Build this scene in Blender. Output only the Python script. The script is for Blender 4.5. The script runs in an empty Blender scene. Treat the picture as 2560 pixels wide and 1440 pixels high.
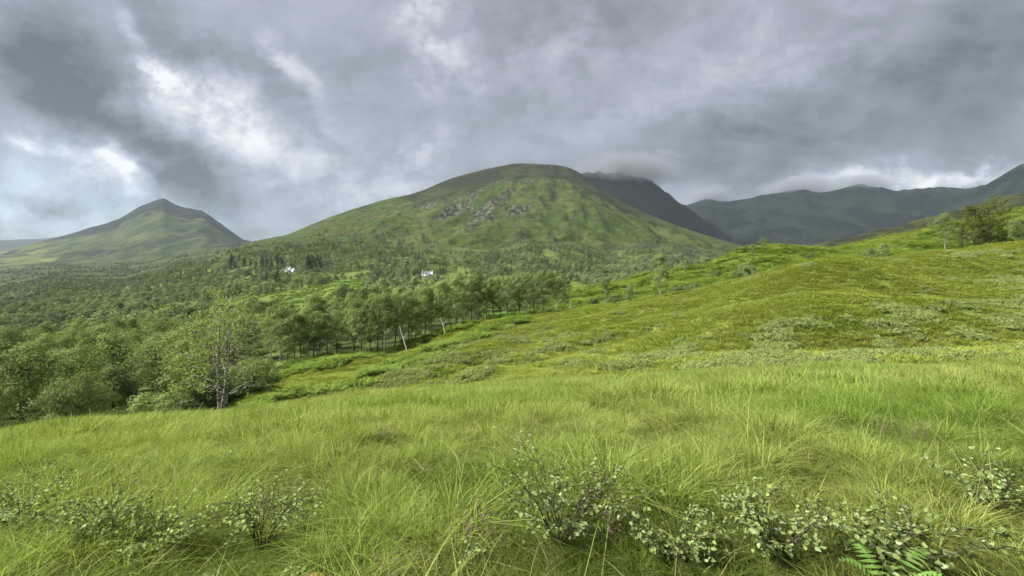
import bpy, math, random
import numpy as np
from mathutils import Vector, Matrix

# ------------------------------------------------------------------ camera, sky, sun, exposure
SC = bpy.context.scene
COL = SC.collection
F = 1067.0                       # focal length in photo pixels (2560 wide)
EXPO = 1.25
cam_d = bpy.data.cameras.new('camera'); cam = bpy.data.objects.new('camera', cam_d); COL.objects.link(cam)
cam_d.sensor_width = 36.0; cam_d.lens = 36.0 * F / 2560.0
cam_d.clip_start = 0.05; cam_d.clip_end = 60000
cam.location = (0, 0, 0); cam.rotation_euler = (math.radians(90), 0, 0)
SC.camera = cam
SC.view_settings.view_transform = 'Standard'; SC.view_settings.look = 'None'
SC.view_settings.exposure = EXPO; SC.view_settings.gamma = 1.0
SC.view_settings.use_curve_mapping = False
SC.render.engine = 'CYCLES'
SC.cycles.use_denoising = True
SC.cycles.use_adaptive_sampling = True; SC.cycles.adaptive_threshold = .022; SC.cycles.adaptive_min_samples = 16
SC.cycles.max_bounces = 5; SC.cycles.diffuse_bounces = 2; SC.cycles.transmission_bounces = 2
SC.cycles.glossy_bounces = 2; SC.cycles.transparent_max_bounces = 6; SC.cycles.volume_bounces = 1
SC.cycles.sample_clamp_indirect = 4.0

SUN_EL = 47.0; SUN_AZ = -96.0      # azimuth from +Y towards +X: high on the left, a little behind the camera
W = bpy.data.worlds.new('World'); SC.world = W; W.use_nodes = True
nt = W.node_tree; nt.nodes.clear()

def pxdir(px, py):
    return Vector(((px - 1280) / F, 1.0, (720 - py) / F)).normalized()

class NG:
    """tiny node helper"""
    def __init__(s, tree): s.t = tree
    def n(s, typ, **kw):
        nd = s.t.nodes.new(typ)
        for k, v in kw.items(): setattr(nd, k, v)
        return nd
    def put(s, sock, v):
        if hasattr(v, 'is_output'): s.t.links.new(v, sock)
        else: sock.default_value = v
    def math(s, op, a, b=0.0, clamp=False):
        nd = s.n('ShaderNodeMath', operation=op, use_clamp=clamp)
        s.put(nd.inputs[0], a); s.put(nd.inputs[1], b); return nd.outputs[0]
    def vmath(s, op, a, b=(0, 0, 0)):
        nd = s.n('ShaderNodeVectorMath', operation=op)
        s.put(nd.inputs[0], a)
        if op == 'SCALE': s.put(nd.inputs['Scale'], b)
        else: s.put(nd.inputs[1], b)
        return nd.outputs['Value'] if op in ('DOT_PRODUCT', 'LENGTH') else nd.outputs['Vector']
    def noise(s, vec, scale, detail=4, rough=.55, dist=0.0, out='Fac'):
        nd = s.n('ShaderNodeTexNoise'); s.put(nd.inputs['Vector'], vec)
        nd.inputs['Scale'].default_value = scale; nd.inputs['Detail'].default_value = detail
        nd.inputs['Roughness'].default_value = rough; nd.inputs['Distortion'].default_value = dist
        return nd.outputs[out]
    def mix(s, fac, a, b, blend='MIX'):
        nd = s.n('ShaderNodeMix', data_type='RGBA', blend_type=blend)
        s.put(nd.inputs[0], fac); s.put(nd.inputs[6], a); s.put(nd.inputs[7], b); return nd.outputs[2]
    def ramp(s, fac, stops):
        nd = s.n('ShaderNodeValToRGB'); s.put(nd.inputs[0], fac)
        el = nd.color_ramp.elements
        while len(el) < len(stops): el.new(.5)
        for e, (p, c) in zip(el, stops): e.position = p; e.color = c
        return nd.outputs[0]
    def mapr(s, v, a, b, c, d):
        nd = s.n('ShaderNodeMapRange'); s.put(nd.inputs[0], v)
        for i, x in zip((1, 2, 3, 4), (a, b, c, d)): nd.inputs[i].default_value = x
        return nd.outputs[0]

g = NG(nt)
D0 = g.n('ShaderNodeTexCoord').outputs['Generated']
sep = g.n('ShaderNodeSeparateXYZ'); nt.links.new(D0, sep.inputs[0])
zz = g.math('ADD', g.math('MAXIMUM', sep.outputs[2], 0.0), 0.42)
cmb = g.n('ShaderNodeCombineXYZ')
nt.links.new(g.math('DIVIDE', sep.outputs[0], zz), cmb.inputs[0]); nt.links.new(g.math('DIVIDE', sep.outputs[1], zz), cmb.inputs[1])
mp = g.n('ShaderNodeMapping'); nt.links.new(cmb.outputs[0], mp.inputs[0])
mp.inputs['Rotation'].default_value = (0, 0, math.radians(38)); mp.inputs['Scale'].default_value = (1.0, 1.9, 1.0)
P = mp.outputs[0]
wcol = g.noise(D0, 4.5, 6, .60, 0.0, 'Color')
warp = g.vmath('SCALE', g.vmath('SUBTRACT', wcol, (.5, .5, .5)), 0.24)
DW = g.vmath('ADD', D0, warp)
n1 = g.noise(P, 1.5, 4, .52, .6); n2 = g.noise(D0, 8.0, 6, .62, 0.0)
n3 = g.noise(P, 3.3, 7, .64, .25); n4 = g.noise(D0, 17.0, 5, .62, .2)
tear = g.mapr(n3, .44, .60, -1, 1); tear4 = g.mapr(n4, .40, .60, -1, 1)
torn = g.math('ADD', .95, g.math('ADD', g.math('MULTIPLY', tear, .22), g.math('MULTIPLY', tear4, .40)))
L = g.math('ADD', 0.405, g.math('MULTIPLY', g.math('SUBTRACT', n1, .5), .26))
L = g.math('ADD', L, g.math('ADD', g.math('MULTIPLY', tear, .034), g.math('MULTIPLY', tear4, .018)))
L = g.math('ADD', L, g.math('MULTIPLY', g.math('SUBTRACT', n2, .5), .14))
# (px, py, sigma_x, sigma_y, image angle, amplitude): the bright openings and dark banks of this cloud deck
BLOBS = [(388,165,34,44,0,.50),(430,200,95,120,20,.13),(575,330,130,60,40,.20),(500,240,170,40,45,.12),(715,185,95,32,45,.27),
 (1085,90,120,60,70,.24),(1030,400,45,60,60,.16),(860,430,110,70,20,.12),(235,455,95,34,38,.42),(190,420,90,40,30,.16),(60,390,100,70,30,.17),
 (25,338,34,14,20,.30),(1900,140,130,110,0,.10),(2050,492,250,26,-4,.10),(2460,458,150,16,-20,.40),(2230,482,200,13,0,.22),(1390,140,80,70,0,.12),
 (262,22,60,22,45,.22),(1600,240,120,60,-20,.06),(60,575,150,20,8,.12),(700,420,260,90,20,.10),
 (330,350,230,70,40,-.24),(120,170,220,95,42,-.15),(520,120,300,55,38,-.13),(1450,50,160,80,0,-.10),(1850,330,460,70,-20,-.13),
 (2250,330,420,110,-12,-.13),(620,570,150,26,8,-.07),(2480,90,220,170,0,-.07),(110,525,190,22,12,-.10),(480,480,120,45,30,-.10),(1700,430,300,50,0,-.06)]
SUMS = {True: None, False: None}
for (bx, by, sx, sy, ang, amp) in BLOBS:
    d0 = pxdir(bx, by); ca, sa = math.cos(math.radians(ang)), math.sin(math.radians(ang))
    a = pxdir(bx + sx*ca, by + sx*sa) - pxdir(bx - sx*ca, by - sx*sa); b = pxdir(bx - sy*sa, by + sy*ca) - pxdir(bx + sy*sa, by - sy*ca)
    la, lb = a.length / 2, b.length / 2; a.normalize(); b = (b - a * a.dot(b)).normalized()
    c = a.cross(b).normalized()
    mpb = g.n('ShaderNodeMapping', vector_type='TEXTURE'); nt.links.new(DW, mpb.inputs[0])
    mpb.inputs['Location'].default_value = d0; mpb.inputs['Rotation'].default_value = Matrix((a, b, c)).transposed().to_euler()
    mpb.inputs['Scale'].default_value = (la * 2.2, lb * 2.2, 1.6)
    gr_ = g.n('ShaderNodeTexGradient', gradient_type='SPHERICAL'); nt.links.new(mpb.outputs[0], gr_.inputs[0])
    mr = g.n('ShaderNodeMapRange', interpolation_type='SMOOTHSTEP'); nt.links.new(gr_.outputs['Fac'], mr.inputs[0]); mr.inputs[4].default_value = abs(amp)
    k_ = amp > 0; SUMS[k_] = mr.outputs[0] if SUMS[k_] is None else g.math('ADD', SUMS[k_], mr.outputs[0])
L = g.math('SUBTRACT', g.math('ADD', L, g.math('MULTIPLY', SUMS[True], torn)), SUMS[False])
L = g.math('MAXIMUM', L, 0.13)
L = g.math('MINIMUM', L, 0.95)
cl = g.ramp(L, [(0.0, (.70, .80, .92, 1)), (.22, (.87, .97, 1.11, 1)), (.45, (.895, .975, 1.12, 1)), (.9, (.97, 1.0, 1.03, 1))])
ccol = g.vmath('SCALE', cl, g.math('MULTIPLY', L, 1.0 / 2 ** EXPO))
sky = g.n('ShaderNodeTexSky', sky_type='NISHITA'); sky.sun_disc = False
sky.sun_elevation = math.radians(SUN_EL); sky.sun_rotation = math.radians(SUN_AZ)
bgA = g.n('ShaderNodeBackground'); nt.links.new(sky.outputs[0], bgA.inputs[0]); bgA.inputs[1].default_value = 0.08
bgB = g.n('ShaderNodeBackground'); nt.links.new(ccol, bgB.inputs[0]); bgB.inputs[1].default_value = 1.0
# thin spots of the deck low on the left let some blue through
thin = g.math('MULTIPLY', g.mapr(n2, .42, .62, 0, .55), g.math('MULTIPLY', g.mapr(sep.outputs[0], -.5, -.74, 0, 1), g.mapr(sep.outputs[2], .26, .12, 0, 1)))
cover = g.math('SUBTRACT', 1.0, g.math('MAXIMUM', thin, .03), True)
ms = g.n('ShaderNodeMixShader'); nt.links.new(cover, ms.inputs[0]); nt.links.new(bgA.outputs[0], ms.inputs[1]); nt.links.new(bgB.outputs[0], ms.inputs[2])
W.cycles.sampling_method = 'MANUAL'; W.cycles.sample_map_resolution = 256
wo = g.n('ShaderNodeOutputWorld'); nt.links.new(ms.outputs[0], wo.inputs[0])

sd = bpy.data.lights.new('sun', 'SUN'); sd.energy = 5.0; sd.angle = math.radians(10); sd.color = (1.0, .95, .86)
sun = bpy.data.objects.new('sun', sd); COL.objects.link(sun)
el, az = math.radians(SUN_EL), math.radians(SUN_AZ)
sv = Vector((math.sin(az) * math.cos(el), math.cos(az) * math.cos(el), math.sin(el)))
sun.rotation_euler = sv.to_track_quat('Z', 'Y').to_euler(); sun.location = (0, 0, 60)

# ------------------------------------------------------------------ helpers
rng = np.random.default_rng(7); random.seed(7)

def _h(ix, iy, s):
    n = (ix.astype(np.int64) * 374761393 + iy.astype(np.int64) * 668265263 + s * 1442695041) & 0x7fffffff
    n = ((n ^ (n >> 13)) * 1274126177) & 0x7fffffff
    return (n ^ (n >> 16)) & 0x7fffffff
def perlin(x, y, s=0):
    x = np.asarray(x, float); y = np.asarray(y, float)
    ix = np.floor(x); iy = np.floor(y); fx = x - ix; fy = y - iy
    def gr(dx, dy):
        a = _h(ix + dx, iy + dy, s) * (2 * math.pi / 0x7fffffff)
        return np.cos(a) * (fx - dx) + np.sin(a) * (fy - dy)
    ux = fx * fx * fx * (fx * (fx * 6 - 15) + 10); uy = fy * fy * fy * (fy * (fy * 6 - 15) + 10)
    a = gr(0, 0) * (1 - ux) + gr(1, 0) * ux; b = gr(0, 1) * (1 - ux) + gr(1, 1) * ux
    return (a * (1 - uy) + b * uy) * 1.5
def fbm(x, y, o=4, s=0, gain=.5):
    r = 0; a = 1.0
    for i in range(o):
        r = r + a * perlin(x * 2 ** i + 17.3 * i, y * 2 ** i - 9.1 * i, s + i); a *= gain
    return r
def ridged(x, y, o=4, s=0):
    r = 0; a = 1.0
    for i in range(o):
        r = r + a * (1 - 2 * np.abs(perlin(x * 2 ** i, y * 2 ** i, s + i))); a *= .5
    return r
def smooth(a, b, x):
    t = np.clip((x - a) / (b - a), 0, 1); return t * t * (3 - 2 * t)
def inpoly(px, py, poly):
    px = np.asarray(px); py = np.asarray(py); ins = np.zeros(px.shape, bool); n = len(poly)
    for i in range(n):
        x1, y1 = poly[i]; x2, y2 = poly[(i + 1) % n]
        c = (y1 > py) != (y2 > py)
        ins ^= c & (px < (x2 - x1) * (py - y1) / (y2 - y1 + 1e-9) + x1)
    return ins

def mesh(name, V, Fc, mat=None, smooth_sh=False):
    """V (n,3); Fc (m,k) array of equal-size faces, or a list of such arrays"""
    me = bpy.data.meshes.new(name)
    V = np.asarray(V, np.float32); Fs = Fc if isinstance(Fc, list) else [Fc]
    Fs = [np.asarray(f, np.int32) for f in Fs if len(f)]
    loops = np.concatenate([f.ravel() for f in Fs]); tot = np.concatenate([np.full(len(f), f.shape[1], np.int32) for f in Fs])
    st = np.concatenate([[0], np.cumsum(tot)[:-1]]).astype(np.int32)
    me.vertices.add(len(V)); me.vertices.foreach_set('co', V.ravel())
    me.loops.add(len(loops)); me.loops.foreach_set('vertex_index', loops)
    me.polygons.add(len(tot)); me.polygons.foreach_set('loop_start', st); me.polygons.foreach_set('loop_total', tot)
    if smooth_sh: me.polygons.foreach_set('use_smooth', np.ones(len(tot), bool))
    me.update(calc_edges=True)
    if mat: me.materials.append(mat)
    return me
def obj(name, me, parent=None, loc=(0, 0, 0), link=True):
    o = bpy.data.objects.new(name, me); o.location = loc
    if link: COL.objects.link(o)
    if parent: o.parent = parent
    return o
def tag(o, label, cat, group=None):
    o['label'] = label; o['category'] = cat
    if group: o['group'] = group
    return o
def struct(o): o['kind'] = 'structure'; return o
def stuff(o, label, cat): o['kind'] = 'stuff'; o['label'] = label; o['category'] = cat; return o
def empty(name, loc, rz=0): o = bpy.data.objects.new(name, None); o.location = loc; o.rotation_euler = (0, 0, rz); o.empty_display_size = .2; COL.objects.link(o); return o

class MB:
    """collects geometry into one mesh"""
    def __init__(s): s.V = []; s.Q = []; s.T = []; s.n = 0
    def add(s, V, Q=None, T=None):
        V = np.asarray(V, float)
        if Q is not None and len(Q): s.Q.append(np.asarray(Q) + s.n)
        if T is not None and len(T): s.T.append(np.asarray(T) + s.n)
        s.V.append(V); s.n += len(V)
    def tube(s, P, R, k=6):
        P = np.asarray(P, float); n = len(P); R = np.broadcast_to(R, (n,))
        t = np.gradient(P, axis=0); t /= np.linalg.norm(t, axis=1)[:, None] + 1e-9
        ref = np.where(np.abs(t[:, 2:3]) > .9, np.array([[1., 0, 0]]), np.array([[0, 0, 1.]]))
        a = np.cross(t, ref); a /= np.linalg.norm(a, axis=1)[:, None] + 1e-9; b = np.cross(t, a)
        th = np.arange(k) * 2 * math.pi / k
        V = P[:, None] + R[:, None, None] * (np.cos(th)[None, :, None] * a[:, None] + np.sin(th)[None, :, None] * b[:, None])
        i = np.arange(n - 1)[:, None] * k; j = np.arange(k)[None]; j2 = (j + 1) % k
        Q = np.stack([i + j, i + j2, i + k + j2, i + k + j], -1).reshape(-1, 4)
        s.add(V.reshape(-1, 3), Q)
    def box(s, x0, x1, y0, y1, z0, z1):
        V = [(x, y, z) for z in (z0, z1) for y in (y0, y1) for x in (x0, x1)]
        s.add(V, [(0, 2, 3, 1), (4, 5, 7, 6), (0, 1, 5, 4), (2, 6, 7, 3), (0, 4, 6, 2), (1, 3, 7, 5)])
    def build(s, name, mat, sm=False):
        f = []
        if s.Q: f.append(np.concatenate(s.Q))
        if s.T: f.append(np.concatenate(s.T))
        return mesh(name, np.concatenate(s.V), f, mat, sm)

# ------------------------------------------------------------------ materials
def mat(name):
    m = bpy.data.materials.new(name); m.use_nodes = True; m.node_tree.nodes.clear(); return m, NG(m.node_tree)
def finish(m, gg, shader):
    o = gg.n('ShaderNodeOutputMaterial'); m.node_tree.links.new(shader, o.inputs[0]); return m
def bsdf(gg, col, rough=.8, normal=None, spec=.2):
    b = gg.n('ShaderNodeBsdfPrincipled'); gg.put(b.inputs['Base Color'], col); b.inputs['Roughness'].default_value = rough
    b.inputs['Specular IOR Level'].default_value = spec
    if normal is not None: gg.put(b.inputs['Normal'], normal)
    return b.outputs[0]
def bump(gg, h, strength, dist):
    b = gg.n('ShaderNodeBump'); b.inputs['Strength'].default_value = strength; b.inputs['Distance'].default_value = dist
    gg.put(b.inputs['Height'], h); return b.outputs[0]
def terrain_mat(name, scale, bdist, bstr=.7, var=.35):
    """colour comes from the land-cover attribute; noise adds fine patchiness and relief at the given scale (metres)"""
    m, gg = mat(name)
    at = gg.n('ShaderNodeAttribute', attribute_name='cover').outputs['Color']
    co = gg.n('ShaderNodeNewGeometry').outputs['Position']
    a = gg.noise(co, 1 / scale, 6, .62); b = gg.noise(co, 5 / scale, 4, .6)
    v = gg.math('ADD', gg.mapr(a, .3, .7, 1 - var, 1 + var), gg.mapr(b, .3, .7, -var * .5, var * .5))
    c = gg.vmath('SCALE', at, v)
    h = gg.math('ADD', a, gg.math('MULTIPLY', b, .35))
    return finish(m, gg, bsdf(gg, c, .95, bump(gg, h, bstr, bdist), .05))
def leaf_mat(name, c0, c1, trans=.3, rough=.55, tinted=None, spec=.25, vary=.32):
    """leaf colour varies from leaf to leaf and from plant to plant; tinted: (colour for tint 0, tint 1) carried by instances"""
    m, gg = mat(name)
    isl = gg.n('ShaderNodeNewGeometry').outputs['Random Per Island']; rnd = gg.n('ShaderNodeObjectInfo').outputs['Random']
    c = gg.mix(isl, (*c0, 1), (*c1, 1))
    if tinted:
        t = gg.n('ShaderNodeAttribute', attribute_name='tint', attribute_type='INSTANCER').outputs['Fac']
        c = gg.mix(1.0, c, gg.ramp(t, [(0, (*tinted[0], 1)), (.5, (*tinted[1], 1)), (1, (*tinted[2], 1))]), 'MULTIPLY')
    c = gg.vmath('SCALE', c, gg.mapr(rnd, 0, 1, 1 - vary, 1 + vary))
    if spec >= .3: p = bsdf(gg, c, rough, None, spec)
    else: dn = gg.n('ShaderNodeBsdfDiffuse'); gg.put(dn.inputs[0], c); p = dn.outputs[0]
    t = gg.n('ShaderNodeBsdfTranslucent'); gg.put(t.inputs[0], gg.vmath('MULTIPLY', c, (1.15, 1.1, .6)))
    mx = gg.n('ShaderNodeMixShader'); mx.inputs[0].default_value = trans
    m.node_tree.links.new(p, mx.inputs[1]); m.node_tree.links.new(t.outputs[0], mx.inputs[2])
    return finish(m, gg, mx.outputs[0])
def bark_mat(name, light, dark, thr=.5, scale=6):
    m, gg = mat(name)
    tc = gg.n('ShaderNodeTexCoord').outputs['Object']
    mpn = gg.n('ShaderNodeMapping'); gg.put(mpn.inputs[0], tc); mpn.inputs['Scale'].default_value = (1, 1, 2.2)
    nz = gg.noise(mpn.outputs[0], scale, 4, .65)
    c = gg.mix(gg.mapr(nz, thr - .05, thr + .07, 0, 1), (*light, 1), (*dark, 1))
    return finish(m, gg, bsdf(gg, c, .85, bump(gg, nz, .5, .02), .1))
def plain(name, c, rough=.8, nsc=None, var=.15):
    m, gg = mat(name)
    if nsc:
        nz = gg.noise(gg.n('ShaderNodeTexCoord').outputs['Object'], nsc, 4)
        c = gg.vmath('SCALE', (c[0], c[1], c[2]), gg.mapr(nz, .3, .7, 1 - var, 1 + var))
    else: c = (*c, 1)
    return finish(m, gg, bsdf(gg, c, rough, None, .2))

# ------------------------------------------------------------------ land forms
def pchip(Yk, Zk, Y):
    """monotone cubic through tracks; Yk,Zk (K,n), Y (n,) """
    K = Yk.shape[0]; h = np.diff(Yk, axis=0); d = np.diff(Zk, axis=0) / h
    m = np.zeros_like(Zk); m[0] = d[0]; m[-1] = d[-1]
    for k in range(1, K - 1):
        same = d[k - 1] * d[k] > 0; w1 = 2 * h[k] + h[k - 1]; w2 = h[k] + 2 * h[k - 1]
        with np.errstate(divide='ignore', invalid='ignore'):
            m[k] = np.where(same, (w1 + w2) / (w1 / d[k - 1] + w2 / d[k]), 0)
    idx = np.clip((Y[None] >= Yk).sum(0) - 1, 0, K - 2); c = np.arange(Y.shape[0])
    y0 = Yk[idx, c]; hh = h[idx, c]; t = np.clip((Y - y0) / hh, 0, 1)
    z0, z1, m0, m1 = Zk[idx, c], Zk[idx + 1, c], m[idx, c], m[idx + 1, c]
    return (2*t**3 - 3*t**2 + 1) * z0 + (t**3 - 2*t**2 + t) * hh * m0 + (-2*t**3 + 3*t**2) * z1 + (t**3 - t**2) * hh * m1

class Land:
    """terrain sheet drawn from ridge and valley lines. ctrl: list of (azimuth px, [(distance, sight py), ...])"""
    def __init__(s, ctrl, relief, blur=25):
        s.px = np.array([c[0] for c in ctrl], float); s.Y = np.array([[t[0] for t in c[1]] for c in ctrl], float).T
        s.py = np.array([[t[1] for t in c[1]] for c in ctrl], float).T; s.relief = relief; s.blur = blur
    def tracks(s, px):
        K = s.Y.shape[0]; Y = np.zeros((K, len(px))); p = np.zeros((K, len(px)))
        for off in (-1, -.5, 0, .5, 1):
            for k in range(K):
                Y[k] += np.interp(px + off * s.blur, s.px, s.Y[k]) / 5; p[k] += np.interp(px + off * s.blur, s.px, s.py[k]) / 5
        return Y, (720 - p) / F * Y
    def z(s, X, Y):
        X = np.asarray(X, float).ravel(); Y = np.asarray(Y, float).ravel()
        Yk, Zk = s.tracks(1280 + F * X / Y)
        return pchip(Yk, Zk, Y) + s.relief(X, Y)
    def grid(s, px0, px1, nu, seg):
        px = np.linspace(px0, px1, nu); Yk, _ = s.tracks(px); rows = []
        for k, n in enumerate(seg):
            for t in np.arange(n) / n: rows.append(Yk[k] * (1 - t) + Yk[k + 1] * t)
        rows.append(Yk[-1]); Y = np.array(rows); X = (px[None] - 1280) / F * Y
        return X, Y, s.z(X, Y).reshape(X.shape)
def sheet(name, X, Y, Z, cover, material):
    nv, nu = X.shape; V = np.stack([X, Y, Z], -1).reshape(-1, 3)
    i = np.arange(nv - 1)[:, None] * nu; j = np.arange(nu - 1)[None]
    Q = np.stack([i + j, i + j + 1, i + nu + j + 1, i + nu + j], -1).reshape(-1, 4)
    me = mesh(name, V, Q, material, True)
    a = me.attributes.new('cover', 'FLOAT_COLOR', 'POINT')
    c = np.ones((nv * nu, 4), np.float32); c[:, :3] = np.clip(np.asarray(cover).reshape(-1, 3), 0, 1); a.data.foreach_set('color', c.ravel())
    return struct(obj(name, me))
def mixc(a, b, t): t = np.asarray(t)[..., None]; return np.asarray(a) * (1 - t) + np.asarray(b) * t
def proj(X, Y, Z): return 1280 + F * X / Y, 720 - F * Z / Y

GRASS = (.165, .215, .042); OLIVE = (.185, .205, .052); HEATH = (.040, .042, .022); ROCK = (.17, .165, .155); BRACK = (.075, .150, .025); PALEG = (.16, .19, .05); BROWN = (.085, .058, .025)

# --- meadow in the foreground
CREST = np.array([(-900,26,1190),(-400,28,1140),(0,30,1088),(170,30,1056),(400,31,1040),(560,31.5,1036),(650,31,1018),(900,32,988),(1100,32,972),(1300,30,955),(1600,25,936),(1900,19,916),(2300,16,906),(2560,16,898),(2960,17,880),(3500,18,860)], float)
def meadow_z(X, Y, rough=True):
    X = np.asarray(X, float); Y = np.asarray(Y, float); px = 1280 + F * X / np.maximum(Y, 3.0)
    Yc = np.interp(px, CREST[:, 0], CREST[:, 1]); pc = np.interp(px, CREST[:, 0], CREST[:, 2]); zc = (720 - pc) / F * Yc - .25
    t = np.clip(Y / Yc, 0, None); tt = np.minimum(t, 1.0)
    z = -1.52 + (zc + 1.52) * tt ** 1.22
    over = np.maximum(Y - Yc, 0); z = z - .33 * over - .012 * over ** 2
    if rough:
        z = z + .16 * fbm(X / 3.1, Y / 3.1, 3, 3) * smooth(0, 6, Y) + .05 * perlin(X / .8, Y / .8, 11)
    return z
def meadow_build():
    v = np.concatenate([np.linspace(-6, 1, 8), np.geomspace(1.2, 46, 150)]); u = np.linspace(-1, 1, 260)
    Y = np.repeat(v[:, None], len(u), 1); X = u[None] * (1.75 * np.maximum(Y, 0) + 7)
    Z = meadow_z(X, Y); n = fbm(X / 4, Y / 4, 4, 21)
    c = mixc((.050, .052, .018), (.075, .05, .022), smooth(-.1, .6, n))
    return sheet('meadow', X, Y, Z, c, terrain_mat('meadow_soil', .6, .05))

# --- grassy moor slope on the right
def moor_spur(X, Y):
    px = 1280 + F * X / Y; Yr = np.interp(px, [1100,1150,1300,1440,1560,1700], [42,44,52,56,60,66]); a = smooth(1080, 1220, px) * smooth(1760, 1560, px)
    Y2 = np.interp(px, [1700,1900,2200,2560], [50,47,45,46]); b = smooth(1700, 1900, px)
    return a * (1.1 * np.exp(-((Y - Yr) / 4.5) ** 2) - 1.1 * np.exp(-((Y - Yr - 9) / 5) ** 2)) + b * (1.2 * np.exp(-((Y - Y2) / 5) ** 2) - .8 * np.exp(-((Y - Y2 + 9) / 4) ** 2))
moor = Land([
 (420, [(34,1150),(45,1110),(58,1070),(66,1050),(72,1050),(95,1040)]),
 (560, [(35,1090),(45,1050),(58,1010),(66,985),(73,985),(95,985)]),
 (630, [(35,1055),(45,1012),(58,972),(67,946),(75,950),(98,955)]),
 (700, [(35,1045),(46,1000),(60,955),(72,925),(80,930),(105,935)]),
 (800, [(36,1030),(46,985),(62,935),(78,905),(86,912),(110,912)]),
 (960, [(36,1010),(46,965),(62,915),(80,882),(88,890),(115,890)]),
 (1100,[(36,1000),(46,948),(64,888),(85,836),(94,840),(120,850)]),
 (1200,[(35,985),(46,938),(66,868),(92,804),(101,808),(125,818)]),
 (1300,[(34,975),(46,920),(66,850),(98,790),(107,794),(132,806)]),
 (1440,[(32,965),(46,890),(64,838),(100,770),(109,774),(132,786)]),
 (1560,[(29,955),(44,880),(62,825),(98,756),(107,762),(130,776)]),
 (1650,[(28,950),(42,878),(60,805),(90,738),(99,744),(122,760)]),
 (1800,[(26,940),(38,875),(56,790),(82,712),(91,722),(115,745)]),
 (1900,[(24,930),(36,875),(54,775),(78,688),(87,700),(112,730)]),
 (2000,[(23,926),(35,872),(52,765),(76,664),(86,678),(112,710)]),
 (2150,[(22,922),(35,868),(53,755),(80,648),(91,655),(118,690)]),
 (2340,[(22,920),(35,862),(56,745),(90,630),(101,634),(130,668)]),
 (2560,[(22,912),(36,852),(60,730),(100,607),(112,612),(145,640)]),
 (3000,[(22,900),(36,830),(62,700),(110,570),(122,578),(160,610)]),
 (3500,[(22,880),(36,810),(62,680),(110,540),(122,550),(160,580)])],
 lambda X, Y: moor_spur(X, Y) + (1.3 * fbm(X / 21, Y / 14, 2, 31) + .14 * fbm(X / 4, Y / 3, 3, 37)) * smooth(24, 45, Y) * (1 - .55 * smooth(70, 100, Y)))
MYRTLE = [[(1400,925),(1430,888),(1600,878),(1760,848),(1835,832),(1930,805),(2060,793),(2250,772),(2420,748),(2600,735),(2900,720),(2900,935),(2560,930),(2200,925),(1800,935)],
          [(900,985),(960,935),(1020,895),(1100,862),(1200,835),(1290,805),(1400,822),(1500,826),(1580,838),(1440,868),(1310,892),(1230,925),(1180,965)],
          [(2420,720),(2480,690),(2560,680),(2700,700),(2640,725)],[(2340,645),(2420,632),(2550,628),(2560,640),(2400,652)]]
BRAKE = [[(600,1040),(700,985),(880,975),(900,940),(1000,900),(1110,862),(1220,815),(1290,790),(1330,800),(1240,830),(1120,882),(1020,925),(900,985)],
         [(560,1010),(640,960),(720,915),(900,880),(1020,872),(1120,825),(1230,785),(1440,775),(1200,800),(1100,842),(960,890),(760,930),(650,985)]]
SEDGE = [(1930,858),(2010,838),(2120,838),(2330,852),(2360,880),(2150,888),(1960,880)]
def cover_moor(X, Y, Z):
    px, py = proj(X, Y, Z); n = fbm(X / 13, Y / 9, 4, 41); n2 = fbm(X / 3, Y / 2.4, 3, 43)
    c = mixc(GRASS, OLIVE, smooth(-.1, .5, n + .3 * n2)); c = mixc(c, PALEG, smooth(.1, .7, -n + .4 * n2) * .6)
    c = mixc(c, BROWN, inpoly(px, py, SEDGE) * smooth(-.5, .2, n2) * .8)
    for p in BRAKE: c = mixc(c, BRACK, inpoly(px, py, p) * .8)
    for p in MYRTLE: c = mixc(c, (.055, .075, .03), inpoly(px, py, p) * .5)
    return c * .9

# --- bracken hill behind the moor
brackenhill = Land([
 (1200,[(105,830),(130,790),(160,765),(190,755),(205,752),(250,765),(320,780)]),
 (1330,[(105,815),(130,780),(160,752),(190,742),(205,738),(250,748),(320,760)]),
 (1440,[(105,800),(130,770),(160,745),(190,728),(205,721),(250,735),(320,750)]),
 (1540,[(105,785),(128,756),(155,730),(185,712),(200,705),(245,725),(320,742)]),
 (1640,[(105,775),(126,742),(152,712),(182,692),(198,682),(245,704),(320,735)]),
 (1760,[(100,765),(120,728),(150,694),(180,672),(198,660),(245,684),(320,730)]),
 (1830,[(96,755),(118,712),(150,676),(180,648),(198,634),(245,660),(320,710)]),
 (1900,[(94,745),(118,700),(150,660),(180,628),(196,614),(240,640),(320,700)]),
 (1980,[(94,735),(118,690),(150,655),(182,630),(200,621),(245,645),(320,700)]),
 (2070,[(95,715),(120,680),(152,650),(186,630),(206,622),(250,644),(330,690)]),
 (2150,[(98,700),(124,668),(156,638),(190,616),(212,608),(256,630),(330,680)]),
 (2340,[(106,680),(134,645),(166,610),(200,580),(224,568),(270,595),(340,650)]),
 (2450,[(112,665),(140,630),(172,590),(208,555),(232,544),(280,570),(350,620)]),
 (2560,[(118,650),(146,615),(178,570),(214,530),(240,518),(290,545),(360,600)]),
 (3000,[(130,600),(156,560),(190,510),(226,470),(252,455),(300,480),(370,540)]),
 (3500,[(130,570),(156,530),(190,480),(226,440),(252,420),(300,450),(370,510)])],
 lambda X, Y: 1.3 * fbm(X / 26, Y / 22, 3, 51) * smooth(100, 135, Y) * (1 - .6 * smooth(180, 205, Y)) + .35 * fbm(X / 6, Y / 5, 3, 57))
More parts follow.
